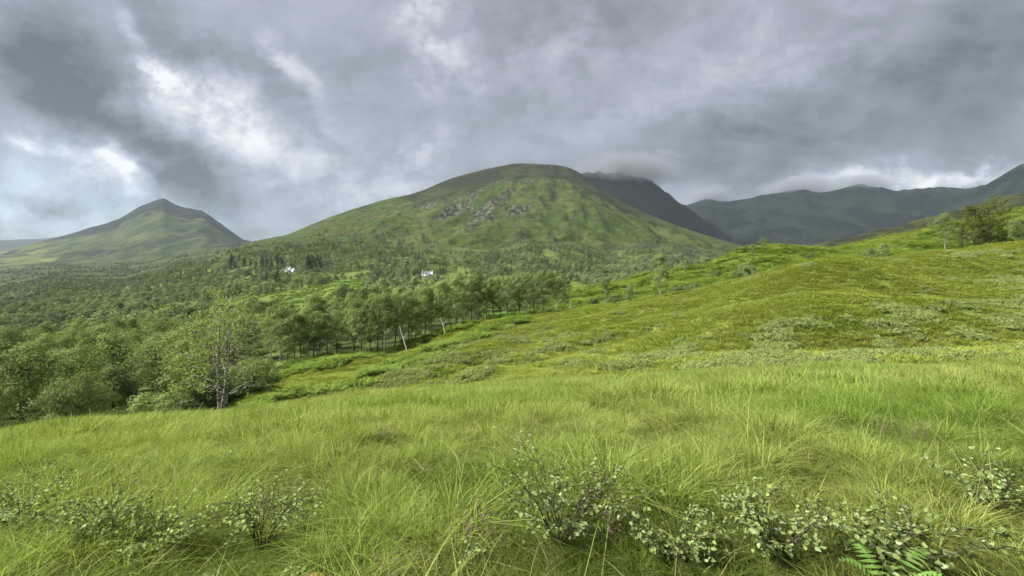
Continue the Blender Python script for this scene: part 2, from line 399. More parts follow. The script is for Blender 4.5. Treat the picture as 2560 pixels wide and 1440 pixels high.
def cover_brackenhill(X, Y, Z):
    n = fbm(X / 20, Y / 16, 4, 61); t = smooth(-.35, .25, n + .8 * (175 - Y) / 60)
    c = mixc((.13, .155, .035), (.075, .135, .028), t); return mixc(c, (.055, .075, .025), smooth(.25, .7, fbm(X / 7, Y / 5, 3, 63)) * .6)

# --- valley with the woods
VY = (33, 45, 80, 130, 200, 300, 400, 500, 700, 1000, 1500, 2200)
def vrow(*p): return list(zip(VY, p))
valley = Land([
 (-900,vrow(1200,1190,1040,945,885,838,810,792,762,730,700,675)),
 (-300,vrow(1170,1150,1015,930,872,830,806,788,760,728,698,672)),
 (0,  vrow(1130,1112,1000,920,865,826,802,785,757,725,692,668)),
 (200,vrow(1105,1085,990,912,858,818,792,774,745,712,682,660)),
 (400,vrow(1085,1070,980,900,845,805,778,758,727,695,662,645)),
 (540,vrow(1075,1062,965,880,828,786,756,735,700,662,636,622)),
 (640,vrow(1070,1050,948,862,812,770,740,718,682,645,616,606)),
 (760,vrow(1065,1035,930,842,798,758,728,706,668,632,606,598)),
 (900,vrow(1050,1015,915,830,790,752,722,702,660,622,596,590)),
 (1070,vrow(1040,1000,890,815,778,742,714,688,648,612,585,578)),
 (1300,vrow(1020,980,870,808,772,740,716,698,655,610,580,570)),
 (1500,vrow(1000,970,860,806,770,742,720,704,664,618,586,575)),
 (1700,vrow(980,950,860,810,775,745,722,705,672,632,604,592)),
 (1850,vrow(970,930,860,810,775,745,722,705,680,648,622,612)),
 (2000,vrow(960,920,860,810,775,745,722,708,690,665,645,640)),
 (2400,vrow(950,910,860,810,775,745,722,708,692,670,650,645)),
 (3300,vrow(950,910,860,810,775,745,722,708,692,670,650,645))],
 lambda X, Y: .011 * Y * (1 - .75 * smooth(380, 480, Y) * smooth(720, 620, Y)) * fbm(X / (14 + .13 * Y), Y / (14 + .13 * Y), 3, 71) + .9 * fbm(X / 40, Y / 40, 3, 73) * smooth(60, 140, Y))
GLADE = [[(470,768),(560,748),(650,738),(760,722),(850,700),(905,700),(915,725),(890,752),(800,770),(700,792),(600,790),(520,785)],
         [(690,812),(760,782),(850,765),(1000,752),(1010,768),(880,800),(800,808),(720,838)],[(1480,716),(1420,700),(1330,690),(1300,700),(1390,735),(1500,745)],
         [(515,680),(560,640),(580,630),(600,632),(570,655),(540,685)],[(990,692),(1080,690),(1180,694),(1150,703),(1000,700)]]
def cover_valley(X, Y, Z):
    px, py = proj(X, Y, Z); n = fbm(X / (6 + .03 * Y), Y / (6 + .03 * Y), 4, 81)
    c = mixc((.040, .058, .018), (.07, .095, .026), smooth(-.4, .4, n)); c = mixc(c, (.10, .14, .036), smooth(.28, .4, fbm(X / 45, Y / 60, 3, 253)) * smooth(150, 200, Y))
    far = smooth(700, 1200, Y); c = mixc(c, mixc((.024, .036, .016), (.060, .078, .026), smooth(-.2, .4, fbm(X / 90, Y / 70, 4, 83))), far)
    for i, p in enumerate(GLADE): c = mixc(c, mixc((.075, .125, .028), (.115, .15, .034), smooth(-.3, .4, n)), inpoly(px, py, p) * 1.0)
    return c

# --- the main hill
MAIN = [  # px: foot, shoulder, dome edge, hollow, summit ridge, back
 (380,[(700,775),(900,745),(1050,725),(1120,722),(1250,715),(1700,715)]),
 (480,[(700,742),(900,706),(1050,685),(1120,682),(1250,674),(1700,690)]),
 (560,[(700,705),(900,664),(1080,640),(1150,638),(1300,628),(1750,655)]),
 (640,[(700,685),(930,640),(1150,618),(1230,617),(1400,604),(1850,630)]),
 (720,[(720,668),(1000,618),(1250,600),(1340,598),(1500,588),(1980,610)]),
 (800,[(740,658),(1050,604),(1380,574),(1480,570),(1650,552),(2150,590)]),
 (880,[(760,650),(1100,594),(1480,550),(1580,545),(1780,524),(2300,570)]),
 (960,[(780,645),(1150,588),(1580,528),(1690,522),(1900,501),(2400,550)]),
 (1040,[(800,640),(1200,582),(1680,508),(1790,505),(2030,486),(2550,540)]),
 (1120,[(800,638),(1250,572),(1760,488),(1870,486),(2180,450),(2700,515)]),
 (1200,[(800,640),(1280,560),(1830,464),(1940,466),(2320,429),(2850,500)]),
 (1290,[(800,645),(1300,548),(1880,444),(1990,449),(2400,411),(2950,490)]),
 (1350,[(800,648),(1300,545),(1880,441),(1990,448),(2400,413),(2950,490)]),
 (1400,[(800,652),(1300,552),(1860,447),(1970,455),(2400,416),(2950,490)]),
 (1440,[(800,655),(1280,560),(1820,460),(1930,468),(2380,428),(2900,500)]),
 (1500,[(800,660),(1250,572),(1740,494),(1840,498),(2250,473),(2800,530)]),
 (1560,[(800,662),(1220,588),(1660,526),(1760,527),(2150,512),(2700,560)]),
 (1640,[(800,664),(1180,606),(1580,560),(1680,560),(2000,548),(2500,590)]),
 (1740,[(800,668),(1150,624),(1480,592),(1580,591),(1850,582),(2300,620)]),
 (1860,[(800,675),(1120,645),(1400,628),(1480,627),(1700,619),(2100,655)]),
 (2000,[(800,690),(1100,672),(1350,665),(1420,665),(1600,660),(2000,690)])]
def rel_main(X, Y):
    px = 1280 + F * X / Y; yc = np.interp(px, [c[0] for c in MAIN], [c[1][4][0] for c in MAIN])
    w = smooth(700, 1100, Y) * (1 - .82 * smooth(.70, .97, Y / yc)); s = fbm(X / 420, Y / 420, 3, 91)
    gul = ridged(X / 190 + .5 * s, Y / 420 + s, 4, 93)
    return w * (12 * s + 8.5 * (gul - .8) + 7 * fbm(X / 70, Y / 90, 4, 95))
MAIN = [(p, [(t[0][0], t[0][1] + 34)] + t[1:]) for p, t in MAIN]
mainhill = Land(MAIN, rel_main, 18)
def cover_main(X, Y, Z):
    px, py = proj(X, Y, Z); n = fbm(X / 160, Y / 200, 5, 101); n2 = fbm(X / 45, Y / 60, 4, 103)
    c = mixc((.037, .058, .013), (.058, .072, .021), smooth(-.4, .5, n)); c = mixc(c, (.032, .042, .014), smooth(.1, .6, n2) * .8)
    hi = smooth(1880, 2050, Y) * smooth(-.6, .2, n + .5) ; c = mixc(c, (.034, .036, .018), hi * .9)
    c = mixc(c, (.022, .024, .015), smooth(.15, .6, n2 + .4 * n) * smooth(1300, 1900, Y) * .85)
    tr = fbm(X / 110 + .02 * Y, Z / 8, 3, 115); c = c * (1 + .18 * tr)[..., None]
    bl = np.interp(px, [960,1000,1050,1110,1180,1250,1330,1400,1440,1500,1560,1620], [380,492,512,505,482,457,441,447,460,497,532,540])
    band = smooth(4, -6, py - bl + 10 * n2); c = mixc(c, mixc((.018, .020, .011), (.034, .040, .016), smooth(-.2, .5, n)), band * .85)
    for (cx, cy, sx, sy, ang, w) in [(1215,525,70,16,-38,1.15),(1255,495,34,9,0,1.0),(1140,525,60,16,-28,1.1),(1290,525,45,14,-15,.9),(1075,515,35,12,-20,.75),(1180,485,60,9,-22,.7),(1200,555,50,10,-25,.8),(1300,455,60,6,-5,.7),(1640,548,14,5,40,1),(1500,500,25,8,45,.6)]:
        a = math.radians(ang); u = (px - cx) * math.cos(a) + (py - cy) * math.sin(a); v = -(px - cx) * math.sin(a) + (py - cy) * math.cos(a)
        m = np.exp(-(u / sx) ** 2 - (v / sy) ** 2) * w
        k = smooth(.30, .85, m + .45 * fbm(X / 40, Y / 60, 5, 107))
        c = mixc(c, mixc((.020, .021, .015), (.110, .112, .088), smooth(-.2, .5, fbm(X / 12, Y / 25, 3, 109))), k * .9)
    return c

# --- farther ground
darkhill = Land([(x, [(2300, p + 210), (2700, p + 90), (3200, p), (3700, p + 60)]) for x, p in
 [(1250,452),(1400,442),(1480,434),(1540,436),(1620,450),(1660,476),(1700,508),(1750,546),(1800,577),(1860,611),(1950,648),(2100,690)]],
 lambda X, Y: 14 * fbm(X / 220, Y / 300, 4, 111) + 12 * ridged(X / 130, Y / 400, 3, 113) * smooth(2300, 2700, Y) - 5, 14)
farridge = Land([(x, [(yc * .55, 655), (yc * .78, p * .42 + 650 * .58), (yc, p), (yc * 1.15, p + 40)]) for x, p, yc in
 [(1550,575,4700),(1650,540,4600),(1720,514,4600),(1765,497,4500),(1815,508,4500),(1850,505,4500),(1930,485,4400),(2000,475,4400),(2060,486,4300),(2140,472,4200),(2200,486,4100),(2240,491,4000),(2300,482,3900),(2370,490,3700),(2430,482,3500),(2490,462,3300),(2560,430,3100),(2700,395,2900),(3000,350,2700),(3500,300,2600)]],
 lambda X, Y: 22 * fbm(X / 300, Y / 300, 4, 121) + 55 * (ridged(X / 330 + Y / 800, Y / 1000, 4, 123) - .5) * smooth(2000, 3200, Y) * (1 - smooth(.9, 1.0, Y / 4300)) - 4, 16)
sideslope = Land([(x, [(500, p + 90), (650, p + 40), (850, p), (1100, p + 30)]) for x, p in
 [(1850,655),(1980,632),(2060,612),(2200,578),(2350,540),(2450,512),(2560,484),(2800,430),(3400,350)]],
 lambda X, Y: 5 * fbm(X / 90, Y / 90, 4, 131) + 3 * ridged(X / 60, Y / 120, 3, 133) - 2)
cone = Land([(x, [(1500, 705), (2200, 665 + .05 * (p - 600)), (3000, .5 * p + .5 * 650), (3500, .82 * p + .18 * 640), (4200, p), (5200, p + 50)]) for x, p in
 [(-900,690),(-300,660),(0,634),(60,620),(110,606),(150,596),(200,580),(260,566),(300,550),(335,529),(365,514),(385,507),(400,502),(408,501),(416,504),(430,512),(450,520),(478,527),(508,533),(528,545),(570,577),(605,601),(640,615),(700,640),(800,665)]],
 lambda X, Y: (16 * fbm(X / 330, Y / 330, 4, 141) + 14 * (ridged(X / 210, Y / 520, 4, 143) - .8)) * smooth(1900, 2900, Y) * (1 - .6 * smooth(3800, 4200, Y)), 4)
leftridge = Land([(x, [(4600, p + 60), (5600, p + 30), (7000, p), (8200, p + 25)]) for x, p in
 [(-900,560),(-300,585),(0,603),(60,599),(130,598),(180,586),(230,573),(290,562),(340,558),(420,570),(500,590),(560,600),(600,604),(650,604),(720,608),(900,620)]],
 lambda X, Y: 14 * fbm(X / 500, Y / 500, 4, 151))

def build_ground():
    meadow_build()
    X, Y, Z = moor.grid(420, 3500, 420, (26, 40, 60, 24, 12)); sheet('moor_slope', X, Y, Z, cover_moor(X, Y, Z), terrain_mat('moor_turf', 2.5, .12, .6, .2))
    X, Y, Z = brackenhill.grid(1200, 3500, 340, (12, 24, 26, 18, 14, 8)); sheet('bracken_hill', X, Y, Z, cover_brackenhill(X, Y, Z), terrain_mat('hill_turf', 4, .5))
    X, Y, Z = valley.grid(-900, 3300, 420, (6, 14, 14, 16, 18, 18, 18, 20, 20, 20, 14)); sheet('valley_floor', X, Y, Z, cover_valley(X, Y, Z), terrain_mat('woodland_floor', 9, 1.5))
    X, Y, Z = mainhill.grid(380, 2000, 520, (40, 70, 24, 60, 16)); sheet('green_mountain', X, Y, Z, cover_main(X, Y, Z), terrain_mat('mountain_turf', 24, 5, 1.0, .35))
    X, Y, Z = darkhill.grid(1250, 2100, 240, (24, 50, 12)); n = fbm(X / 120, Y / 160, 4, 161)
    c = mixc((.0055, .007, .007), (.016, .020, .010), smooth(-.3, .5, n) * smooth(420, 150, Z)); sheet('dark_mountain', X, Y, Z, c, terrain_mat('heather_painted_shade', 50, 8, .9))  # cloud shadow is put into the heather colour, hence almost black
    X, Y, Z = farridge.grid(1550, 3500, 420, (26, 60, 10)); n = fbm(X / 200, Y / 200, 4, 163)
    sheet('corrie_ridge', X, Y, Z, mixc((.002, .0045, .0045), (.009, .0135, .009), smooth(-.25, .35, n)), terrain_mat('heather_ridge', 60, 12, .9))  # ridge heather darkened in its colour to stand for cloud shadow
    X, Y, Z = sideslope.grid(1850, 3400, 240, (14, 30, 10)); n = fbm(X / 50, Y / 50, 4, 165)
    sheet('heather_slope', X, Y, Z, mixc((.020, .023, .012), (.042, .048, .018), smooth(-.3, .4, n)), terrain_mat('heather_turf', 14, 3, .9))
    X, Y, Z = cone.grid(-900, 800, 420, (30, 34, 24, 34, 12)); px, py = proj(X, Y, Z); n = fbm(X / 200, Y / 300, 5, 167)
    c = mixc((.032, .047, .018), (.055, .068, .024), smooth(-.4, .5, n)); c = mixc(c, (.022, .032, .016), smooth(0, .5, fbm(X / 70, Y / 90, 4, 169)) * (py > 600))
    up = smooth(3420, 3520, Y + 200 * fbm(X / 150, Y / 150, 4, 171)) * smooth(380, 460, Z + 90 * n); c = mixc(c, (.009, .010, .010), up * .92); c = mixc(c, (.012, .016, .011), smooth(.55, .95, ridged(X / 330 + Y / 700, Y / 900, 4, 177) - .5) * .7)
    c = mixc(c, (.11, .125, .035), smooth(260, 120, px) * smooth(585, 640, py) * smooth(700, 650, py) * smooth(-.3, .3, n) * .8)  # sunlit strip low on the left flank, sunlight painted into the cover colour
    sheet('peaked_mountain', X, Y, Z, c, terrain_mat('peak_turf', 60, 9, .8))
    X, Y, Z = leftridge.grid(-900, 900, 240, (10, 20, 8)); n = fbm(X / 300, Y / 300, 4, 173)
    sheet('distant_ridge', X, Y, Z, mixc((.015, .02, .02), (.03, .036, .024), smooth(-.3, .4, n)), terrain_mat('distant_turf', 120, 12))

# ------------------------------------------------------------------ instanced stuff (grass, bracken, scrub, far woods)
def scatter(name, protos, P, rot, scl, idx, tint, label, cat):
    pc = bpy.data.collections.new(name + '_kinds')
    for o in protos: pc.objects.link(o)
    me = bpy.data.meshes.new(name); n = len(P); me.vertices.add(n); me.vertices.foreach_set('co', np.asarray(P, np.float32).ravel())
    for nm, ty, key, v in (('rot', 'FLOAT_VECTOR', 'vector', rot), ('scl', 'FLOAT', 'value', scl), ('idx', 'INT', 'value', idx), ('tint', 'FLOAT', 'value', tint)):
        a = me.attributes.new(nm, ty, 'POINT'); a.data.foreach_set(key, np.asarray(v, np.int32 if ty == 'INT' else np.float32).ravel())
    o = obj(name, me)
    ng = bpy.data.node_groups.new(name, 'GeometryNodeTree')
    ng.interface.new_socket('Geometry', in_out='INPUT', socket_type='NodeSocketGeometry'); ng.interface.new_socket('Geometry', in_out='OUTPUT', socket_type='NodeSocketGeometry')
    N = ng.nodes.new; Lk = ng.links.new
    gi = N('NodeGroupInput'); go = N('NodeGroupOutput'); ci = N('GeometryNodeCollectionInfo'); ip = N('GeometryNodeInstanceOnPoints')
    ci.inputs['Collection'].default_value = pc; ci.inputs['Separate Children'].default_value = True; ci.inputs['Reset Children'].default_value = True
    def na(nm, dt):
        a = N('GeometryNodeInputNamedAttribute'); a.data_type = dt; a.inputs[0].default_value = nm; return a.outputs[0]
    e2r = N('FunctionNodeEulerToRotation'); Lk(na('rot', 'FLOAT_VECTOR'), e2r.inputs[0])
    Lk(gi.outputs[0], ip.inputs['Points']); Lk(ci.outputs[0], ip.inputs['Instance']); ip.inputs['Pick Instance'].default_value = True
    Lk(na('idx', 'INT'), ip.inputs['Instance Index']); Lk(e2r.outputs[0], ip.inputs['Rotation']); Lk(na('scl', 'FLOAT'), ip.inputs['Scale'])
    Lk(ip.outputs[0], go.inputs[0])
    md = o.modifiers.new('scatter', 'NODES'); md.node_group = ng
    return stuff(o, label, cat)

def tuft(name, nb, rad, h0, h1, w, lean, m, seed, curl=.5):
    r = np.random.default_rng(seed); mb = MB(); k = 4
    a = r.uniform(0, 2 * math.pi, nb); d = rad * np.sqrt(r.random(nb)); bx, by = d * np.cos(a), d * np.sin(a)
    H = r.uniform(h0, h1, nb); az = a + r.normal(0, 1.0, nb); ln = np.abs(r.normal(lean, lean * .6, nb)); W_ = w * r.uniform(.55, 1.7, nb)
    t = np.linspace(0, 1, k)[None]; horiz = H[:, None] * (ln[:, None] * t + curl * ln[:, None] * t ** 2.6)
    up = H[:, None] * (t - .28 * ln[:, None] * t ** 2.4 * curl * 2)
    cx = bx[:, None] + horiz * np.cos(az)[:, None]; cy = by[:, None] + horiz * np.sin(az)[:, None]; cz = up - .02
    fa = az + math.pi / 2 + r.normal(0, .5, nb); wt = W_[:, None] * (1 - t ** 1.6) * .5
    Lp = np.stack([cx - wt * np.cos(fa)[:, None], cy - wt * np.sin(fa)[:, None], cz], -1)[:, :-1]
    Rp = np.stack([cx + wt * np.cos(fa)[:, None], cy + wt * np.sin(fa)[:, None], cz], -1)[:, :-1]
    tip = np.stack([cx, cy, cz], -1)[:, -1:]
    V = np.concatenate([Lp, Rp, tip], 1); nv = V.shape[1]; base = (np.arange(nb) * nv)[:, None]; q = []; kk = k - 1
    for i in range(kk - 1): q.append(base + np.array([[i, kk + i, kk + i + 1, i + 1]]))
    mb.add(V.reshape(-1, 3), np.concatenate(q), base + np.array([[kk - 1, 2 * kk - 1, 2 * kk]]))
    return obj(name, mb.build(name, m), link=False)
def clump_geo(mb, centers, radii, per, size, r, flat=.8, jit=.18, up=.25):
    """leaf-sized faces spread over and through leaf clumps"""
    C = np.repeat(np.asarray(centers), per, 0); R = np.repeat(np.asarray(radii), per); n = len(C)
    d = r.normal(size=(n, 3)); d /= np.linalg.norm(d, axis=1)[:, None]; d[:, 2] = d[:, 2] * .9 + .1
    P = C + d * (R * (.55 + .45 * r.random(n)))[:, None] * np.array([1, 1, flat])
    N = d + jit * r.normal(size=(n, 3)) + np.array([0, 0, up]); N /= np.linalg.norm(N, axis=1)[:, None]
    t = np.cross(N, r.normal(size=(n, 3))); t /= np.linalg.norm(t, axis=1)[:, None]; b = np.cross(N, t)
    s = (size * r.uniform(.6, 1.35, n))[:, None]
    V = np.stack([P - t * s * .62, P + b * s * .42, P + t * s * .62, P - b * s * .42], 1).reshape(-1, 3)
    mb.add(V, (np.arange(n) * 4)[:, None] + np.arange(4)[None])
def low_bush(name, seed, m, rad=.6, h=.5, nc=16, per=26, size=.07):
    r = np.random.default_rng(seed); mb = MB(); a = r.uniform(0, 6.28, nc); d = rad * np.sqrt(r.random(nc))
    C = np.stack([d * np.cos(a), d * np.sin(a), h * (.35 + .6 * r.random(nc)) * (1 - .5 * (d / rad) ** 2)], -1)
    clump_geo(mb, C, r.uniform(.35, .6, nc) * rad * .55, per, size, r); return obj(name, mb.build(name, m), link=False)
def fern(mb, r, az, Ln, h, z0=0.0, np_=11, x0=0, y0=0):
    t = np.linspace(0, 1, np_); cx = Ln * t; cz = z0 + h * np.sin(t * 1.9) / math.sin(1.9) * 1.0
    ca, sa = math.cos(az), math.sin(az); V = []; Q = []
    for i in range(1, np_):
        w = Ln * .30 * (1 - t[i]) ** .8 + .02; th = Ln / np_ * .62
        for sgn in (-1, 1):
            x, z = cx[i], cz[i]; p = [(x - th, 0, z), (x + th, 0, z + .01), (x + th * 1.4, sgn * w, z - .10 * w), (x + th * .3, sgn * w * .75, z - .05 * w)]
            k = len(V); V += [(x0 + q[0] * ca - q[1] * sa, y0 + q[0] * sa + q[1] * ca, q[2]) for q in p]; Q.append((k, k + 1, k + 2, k + 3))
    mb.add(V, Q)
def bracken_clump(name, seed, m, n=9, Ln=.8, h=.7):
    r = np.random.default_rng(seed); mb = MB()
    for i in range(n): fern(mb, r, r.uniform(0, 6.28), Ln * r.uniform(.7, 1.2), h * r.uniform(.6, 1.1), 0, 8, r.normal(0, .25), r.normal(0, .25))
    return obj(name, mb.build(name, m), link=False)

TINT = ((.66, .84, .58), (1.0, 1.0, 1.0), (1.06, .99, 1.05))
grass_m = leaf_mat('grass_blade', (.120, .195, .028), (.400, .460, .135), .38, .5, TINT, .2, .12)
straw_m = leaf_mat('grass_straw', (.36, .33, .15), (.30, .32, .12), .25, .6)
sward_m = leaf_mat('sward', (.065, .095, .020), (.130, .145, .040), .3, .7, TINT, .1, .15)
moss_m = leaf_mat('grass_low', (.220, .280, .050), (.300, .340, .086), .3, .7, TINT, .1, .09)
myrtle_m = leaf_mat('bog_myrtle_leaf', (.195, .250, .084), (.285, .335, .122), .28, .6, None, .2, .2)
brack_m = leaf_mat('bracken_frond', (.150, .235, .042), (.225, .320, .072), .35, .6, None, .2)

def rz(n): a = np.zeros((n, 3)); a[:, 2] = rng.uniform(0, 6.283, n); a[:, :2] = rng.normal(0, .10, (n, 2)); return a
def meadow_tint(X, Y): return np.clip(.5 + .55 * fbm(X / 5, Y / 5, 3, 201) + .25 * fbm(X / 1.3, Y / 1.3, 2, 203) + rng.normal(0, .08, X.shape), 0, 1)

SAPLINGS = [(1400,2.95,420,330,360),(1690,2.72,270,160,200),(1955,2.68,310,220,300),(2190,2.55,390,200,230),(2500,3.35,260,190,280),(650,3.4,260,215,290),(260,3.5,340,170,300),(400,3.35,290,150,240),(50,3.9,280,160,260)]
SAPS = [((a - 1280) / F * b, b, .22 * c / 300 + .1) for a, b, c, _, _ in SAPLINGS]
def build_grass():
    # near meadow
    near = [tuft(f'grass_tuft_{i}', 80, .16, .16, .42, .0062, .55, grass_m, 300 + i, .9) for i in range(5)]
    near += [tuft(f'grass_tuft_long_{i}', 46, .10, .30, .58, .0062, .6, grass_m, 320 + i, 1.2) for i in range(3)]
    near += [tuft(f'grass_tuft_straw_{i}', 10, .22, .18, .5, .0042, .7, straw_m, 340 + i, 1.3) for i in range(2)]
    n = 9000; Y = np.sqrt(rng.uniform(.6 ** 2, 9.5 ** 2, n)); X = rng.uniform(-1.45, 1.45, n) * (Y + .8)
    dens = .62 + .7 * fbm(X / .9, Y / .9, 2, 211); pxm = 1280 + F * X / Y; bare = smooth(1150, 1350, pxm) * smooth(2450, 2250, pxm) * smooth(2.95, 2.6, Y)
    for (sx_, sy_, sr_) in SAPS: bare = np.maximum(bare, .75 * np.exp(-((X - sx_) ** 2 + (Y - sy_ + .12) ** 2) / sr_ ** 2))
    k = rng.random(n) < dens * (1 - .34 * bare); X, Y, bare = X[k], Y[k], bare[k]; n = len(X)
    idx = np.where(rng.random(n) < .74, rng.integers(0, 5, n), np.where(rng.random(n) < .62, rng.integers(5, 8, n), rng.integers(8, 10, n)))
    hgt = .68 + .68 * fbm(X / 1.3, Y / 1.1, 2, 213)
    scatter('meadow_grass', near, np.stack([X, Y, meadow_z(X, Y) - .01], -1), rz(n), np.clip(hgt * (1 - .35 * bare), .35, 1.35) * rng.uniform(.8, 1.2, n), idx, meadow_tint(X, Y), 'long green grass covering the foreground meadow', 'grass')
    low = [tuft(f'low_tuft_{i}', 46, .13, .05, .17, .005, .8, sward_m, 350 + i, 1.0) for i in range(3)] + [tuft('low_tuft_straw', 16, .15, .06, .2, .004, 1.0, straw_m, 356, 1.2)]
    n = 9000; Y = np.sqrt(rng.uniform(1.2 ** 2, 7 ** 2, n)); X = rng.uniform(-1.4, 1.4, n) * (Y + .4)
    scatter('low_sward', low, np.stack([X, Y, meadow_z(X, Y) - .005], -1), rz(n), rng.uniform(.7, 1.3, n), np.where(rng.random(n) < .85, rng.integers(0, 3, n), 3), np.clip(meadow_tint(X, Y) - .2, 0, 1), 'short dense sward and dead blades under the long meadow grass', 'grass')
    mid = [tuft(f'grass_clump_{i}', 120, .38, .20, .48, .014, .5, grass_m, 360 + i, .8) for i in range(5)]
    mid += [tuft(f'grass_clump_straw_{i}', 26, .4, .25, .6, .010, .45, straw_m, 380 + i, .9) for i in range(2)]
    n = 26000; Y = np.sqrt(rng.uniform(8.5 ** 2, 42 ** 2, n)); X = rng.uniform(-1.5, 1.5, n) * Y
    px = 1280 + F * X / Y; k = Y < np.interp(px, CREST[:, 0], CREST[:, 1]) + 4; X, Y, px = X[k], Y[k], px[k]; n = len(X)
    st = .05 + .13 * smooth(.1, .7, fbm(X / 7, Y / 7, 3, 221) + .9 * smooth(1100, 2200, px) - .2)
    idx = np.where(rng.random(n) < st, rng.integers(5, 7, n), rng.integers(0, 5, n))
    s = np.clip(.85 + .45 * fbm(X / 3, Y / 3, 3, 223), .45, 1.5) * rng.uniform(.75, 1.2, n)
    scatter('meadow_grass_beyond', mid, np.stack([X, Y, meadow_z(X, Y) - .02], -1), rz(n), s, idx, meadow_tint(X, Y) + .10, 'swaying grass on the far half of the meadow up to its brow', 'grass')
    # seed stalks
    stk = [tuft(f'stalk_{i}', 5, .22, .45, .85, .0045, .30, straw_m, 390 + i, .6) for i in range(3)]
    n = 1400; Y = np.sqrt(rng.uniform(2.6 ** 2, 24 ** 2, n)); X = rng.uniform(-1.2, 1.4, n) * Y; px = 1280 + F * X / Y
    k = (Y < np.interp(px, CREST[:, 0], CREST[:, 1])) & (rng.random(n) < .12 + .75 * smooth(1100, 2100, px)); X, Y = X[k], Y[k]; n = len(X)
    scatter('grass_stalks', stk, np.stack([X, Y, meadow_z(X, Y)], -1), rz(n), rng.uniform(.7, 1.1, n), rng.integers(0, 3, n), np.full(n, .5), 'pale straw coloured seed stalks standing above the meadow grass', 'grass stalks')
    # moor slope: grass, bog myrtle, bracken
    far = [tuft(f'moor_tuft_{i}', 70, .6, .16, .42, .040, .6, moss_m, 400 + i, .8) for i in range(5)]
    n = 56000; px = rng.uniform(560, 2760, n); Yk, _ = moor.tracks(px); Y0 = Yk[0] + 2; Y1 = Yk[4]
    Y = np.sqrt(rng.uniform(0, 1, n) * (Y1 ** 2 - Y0 ** 2) + Y0 ** 2); X = (px - 1280) / F * Y; Z = moor.z(X, Y); pp, py = proj(X, Y, Z)
    inm = np.zeros(n, bool); inb = np.zeros(n, bool)
    jx = pp + 14 * fbm(X / 3, Y / 3, 2, 231); jy = py + 10 * fbm(X / 3, Y / 3, 2, 233)
    for p in MYRTLE: inm |= inpoly(jx, jy, p)
    for p in BRAKE: inb |= inpoly(jx, jy, p)
    sed = inpoly(jx, jy, SEDGE)
    pn = fbm(X / 5.5, Y / 4, 3, 235); inm &= ~sed & (pn > .08 + .06 * (pp < 1600)) ; inm |= (pn > .75) & (pp > 1300)
    inb &= fbm(X / 5, Y / 4, 3, 237) > -.28
    gk = ~inm & ~inb
    tint = np.clip(.50 + .34 * fbm(X / 12, Y / 8, 4, 41) + .08 * fbm(X / 3, Y / 2.4, 3, 43) + .4 * sed, 0, 1)
    n_ = gk.sum(); scatter('moor_grass', far, np.stack([X, Y, Z - .03], -1)[gk], rz(n_), rng.uniform(.6, 1.25, n_), rng.integers(0, 5, n_), tint[gk], 'rough olive and green grass on the moor slope behind the meadow', 'grass')
    k = inm & (rng.random(n) < .75); n_ = k.sum(); bushes = [low_bush(f'myrtle_{i}', 420 + i, myrtle_m, .70, .50, 26, 34, .062) for i in range(4)]
    scatter('bog_myrtle', bushes, np.stack([X, Y, Z - .05], -1)[k], rz(n_), rng.uniform(.55, 1.25, n_), rng.integers(0, 4, n_), np.zeros(n_), 'low grey-green scrub spreading in patches over the moor slope', 'scrub')
    k = inb & (rng.random(n) < .9); n_ = k.sum(); brs = [bracken_clump(f'bracken_{i}', 430 + i, brack_m) for i in range(4)]
    scatter('bracken', brs, np.stack([X, Y, Z - .05], -1)[k], rz(n_), rng.uniform(.7, 1.3, n_), rng.integers(0, 4, n_), np.zeros(n_), 'bright green bracken along the edge of the birch wood', 'bracken')
    # bracken hill cover
    n = 16000; px = rng.uniform(1330, 2760, n); Yk, _ = brackenhill.tracks(px); Y = np.sqrt(rng.uniform(0, 1, n) * (Yk[4] ** 2 - Yk[0] ** 2) + Yk[0] ** 2) + 1
    X = (px - 1280) / F * Y; Z = brackenhill.z(X, Y); t = fbm(X / 20, Y / 16, 4, 61) + .8 * (175 - Y) / 60 + .25 * rng.normal(size=n)
    k = t > .05; n_ = k.sum(); big = [bracken_clump(f'bracken_bed_{i}', 440 + i, brack_m, 14, 1.1, .9) for i in range(4)]
    scatter('hill_bracken', big, np.stack([X, Y, Z - .1], -1)[k], rz(n_), rng.uniform(.8, 1.7, n_), rng.integers(0, 4, n_), np.zeros(n_), 'green bracken beds covering the hill behind the moor', 'bracken')
    k = ~k; n_ = k.sum(); fg = [tuft(f'hill_tuft_{i}', 60, 1.0, .2, .5, .09, .6, moss_m, 450 + i, .8) for i in range(4)]
    scatter('hill_grass', fg, np.stack([X, Y, Z - .05], -1)[k], rz(n_), rng.uniform(.7, 1.4, n_), rng.integers(0, 4, n_), np.clip(.45 + .4 * rng.normal(0, .4, n_), 0, 1), 'green grass along the top of the bracken hill', 'grass')
    # glade bracken on the valley floor
    n = 9000; px = rng.uniform(440, 1120, n); Y = np.sqrt(rng.uniform(90 ** 2, 520 ** 2, n)); X = (px - 1280) / F * Y; Z = valley.z(X, Y); pp, py = proj(X, Y, Z)
    k = np.zeros(n, bool)
    for p in GLADE: k |= inpoly(pp, py, p)
    k &= fbm(X / 16, Y / 20, 3, 241) > -.1; n_ = k.sum(); gl = [low_bush(f'glade_{i}', 460 + i, brack_m, 1.3, .8, 16, 20, .28) for i in range(3)]
    scatter('glade_bracken', gl, np.stack([X, Y, Z - .1], -1)[k], rz(n_), rng.uniform(.6, 1.4, n_), rng.integers(0, 3, n_), np.zeros(n_), 'bracken growing over the open glades in the valley wood', 'bracken')

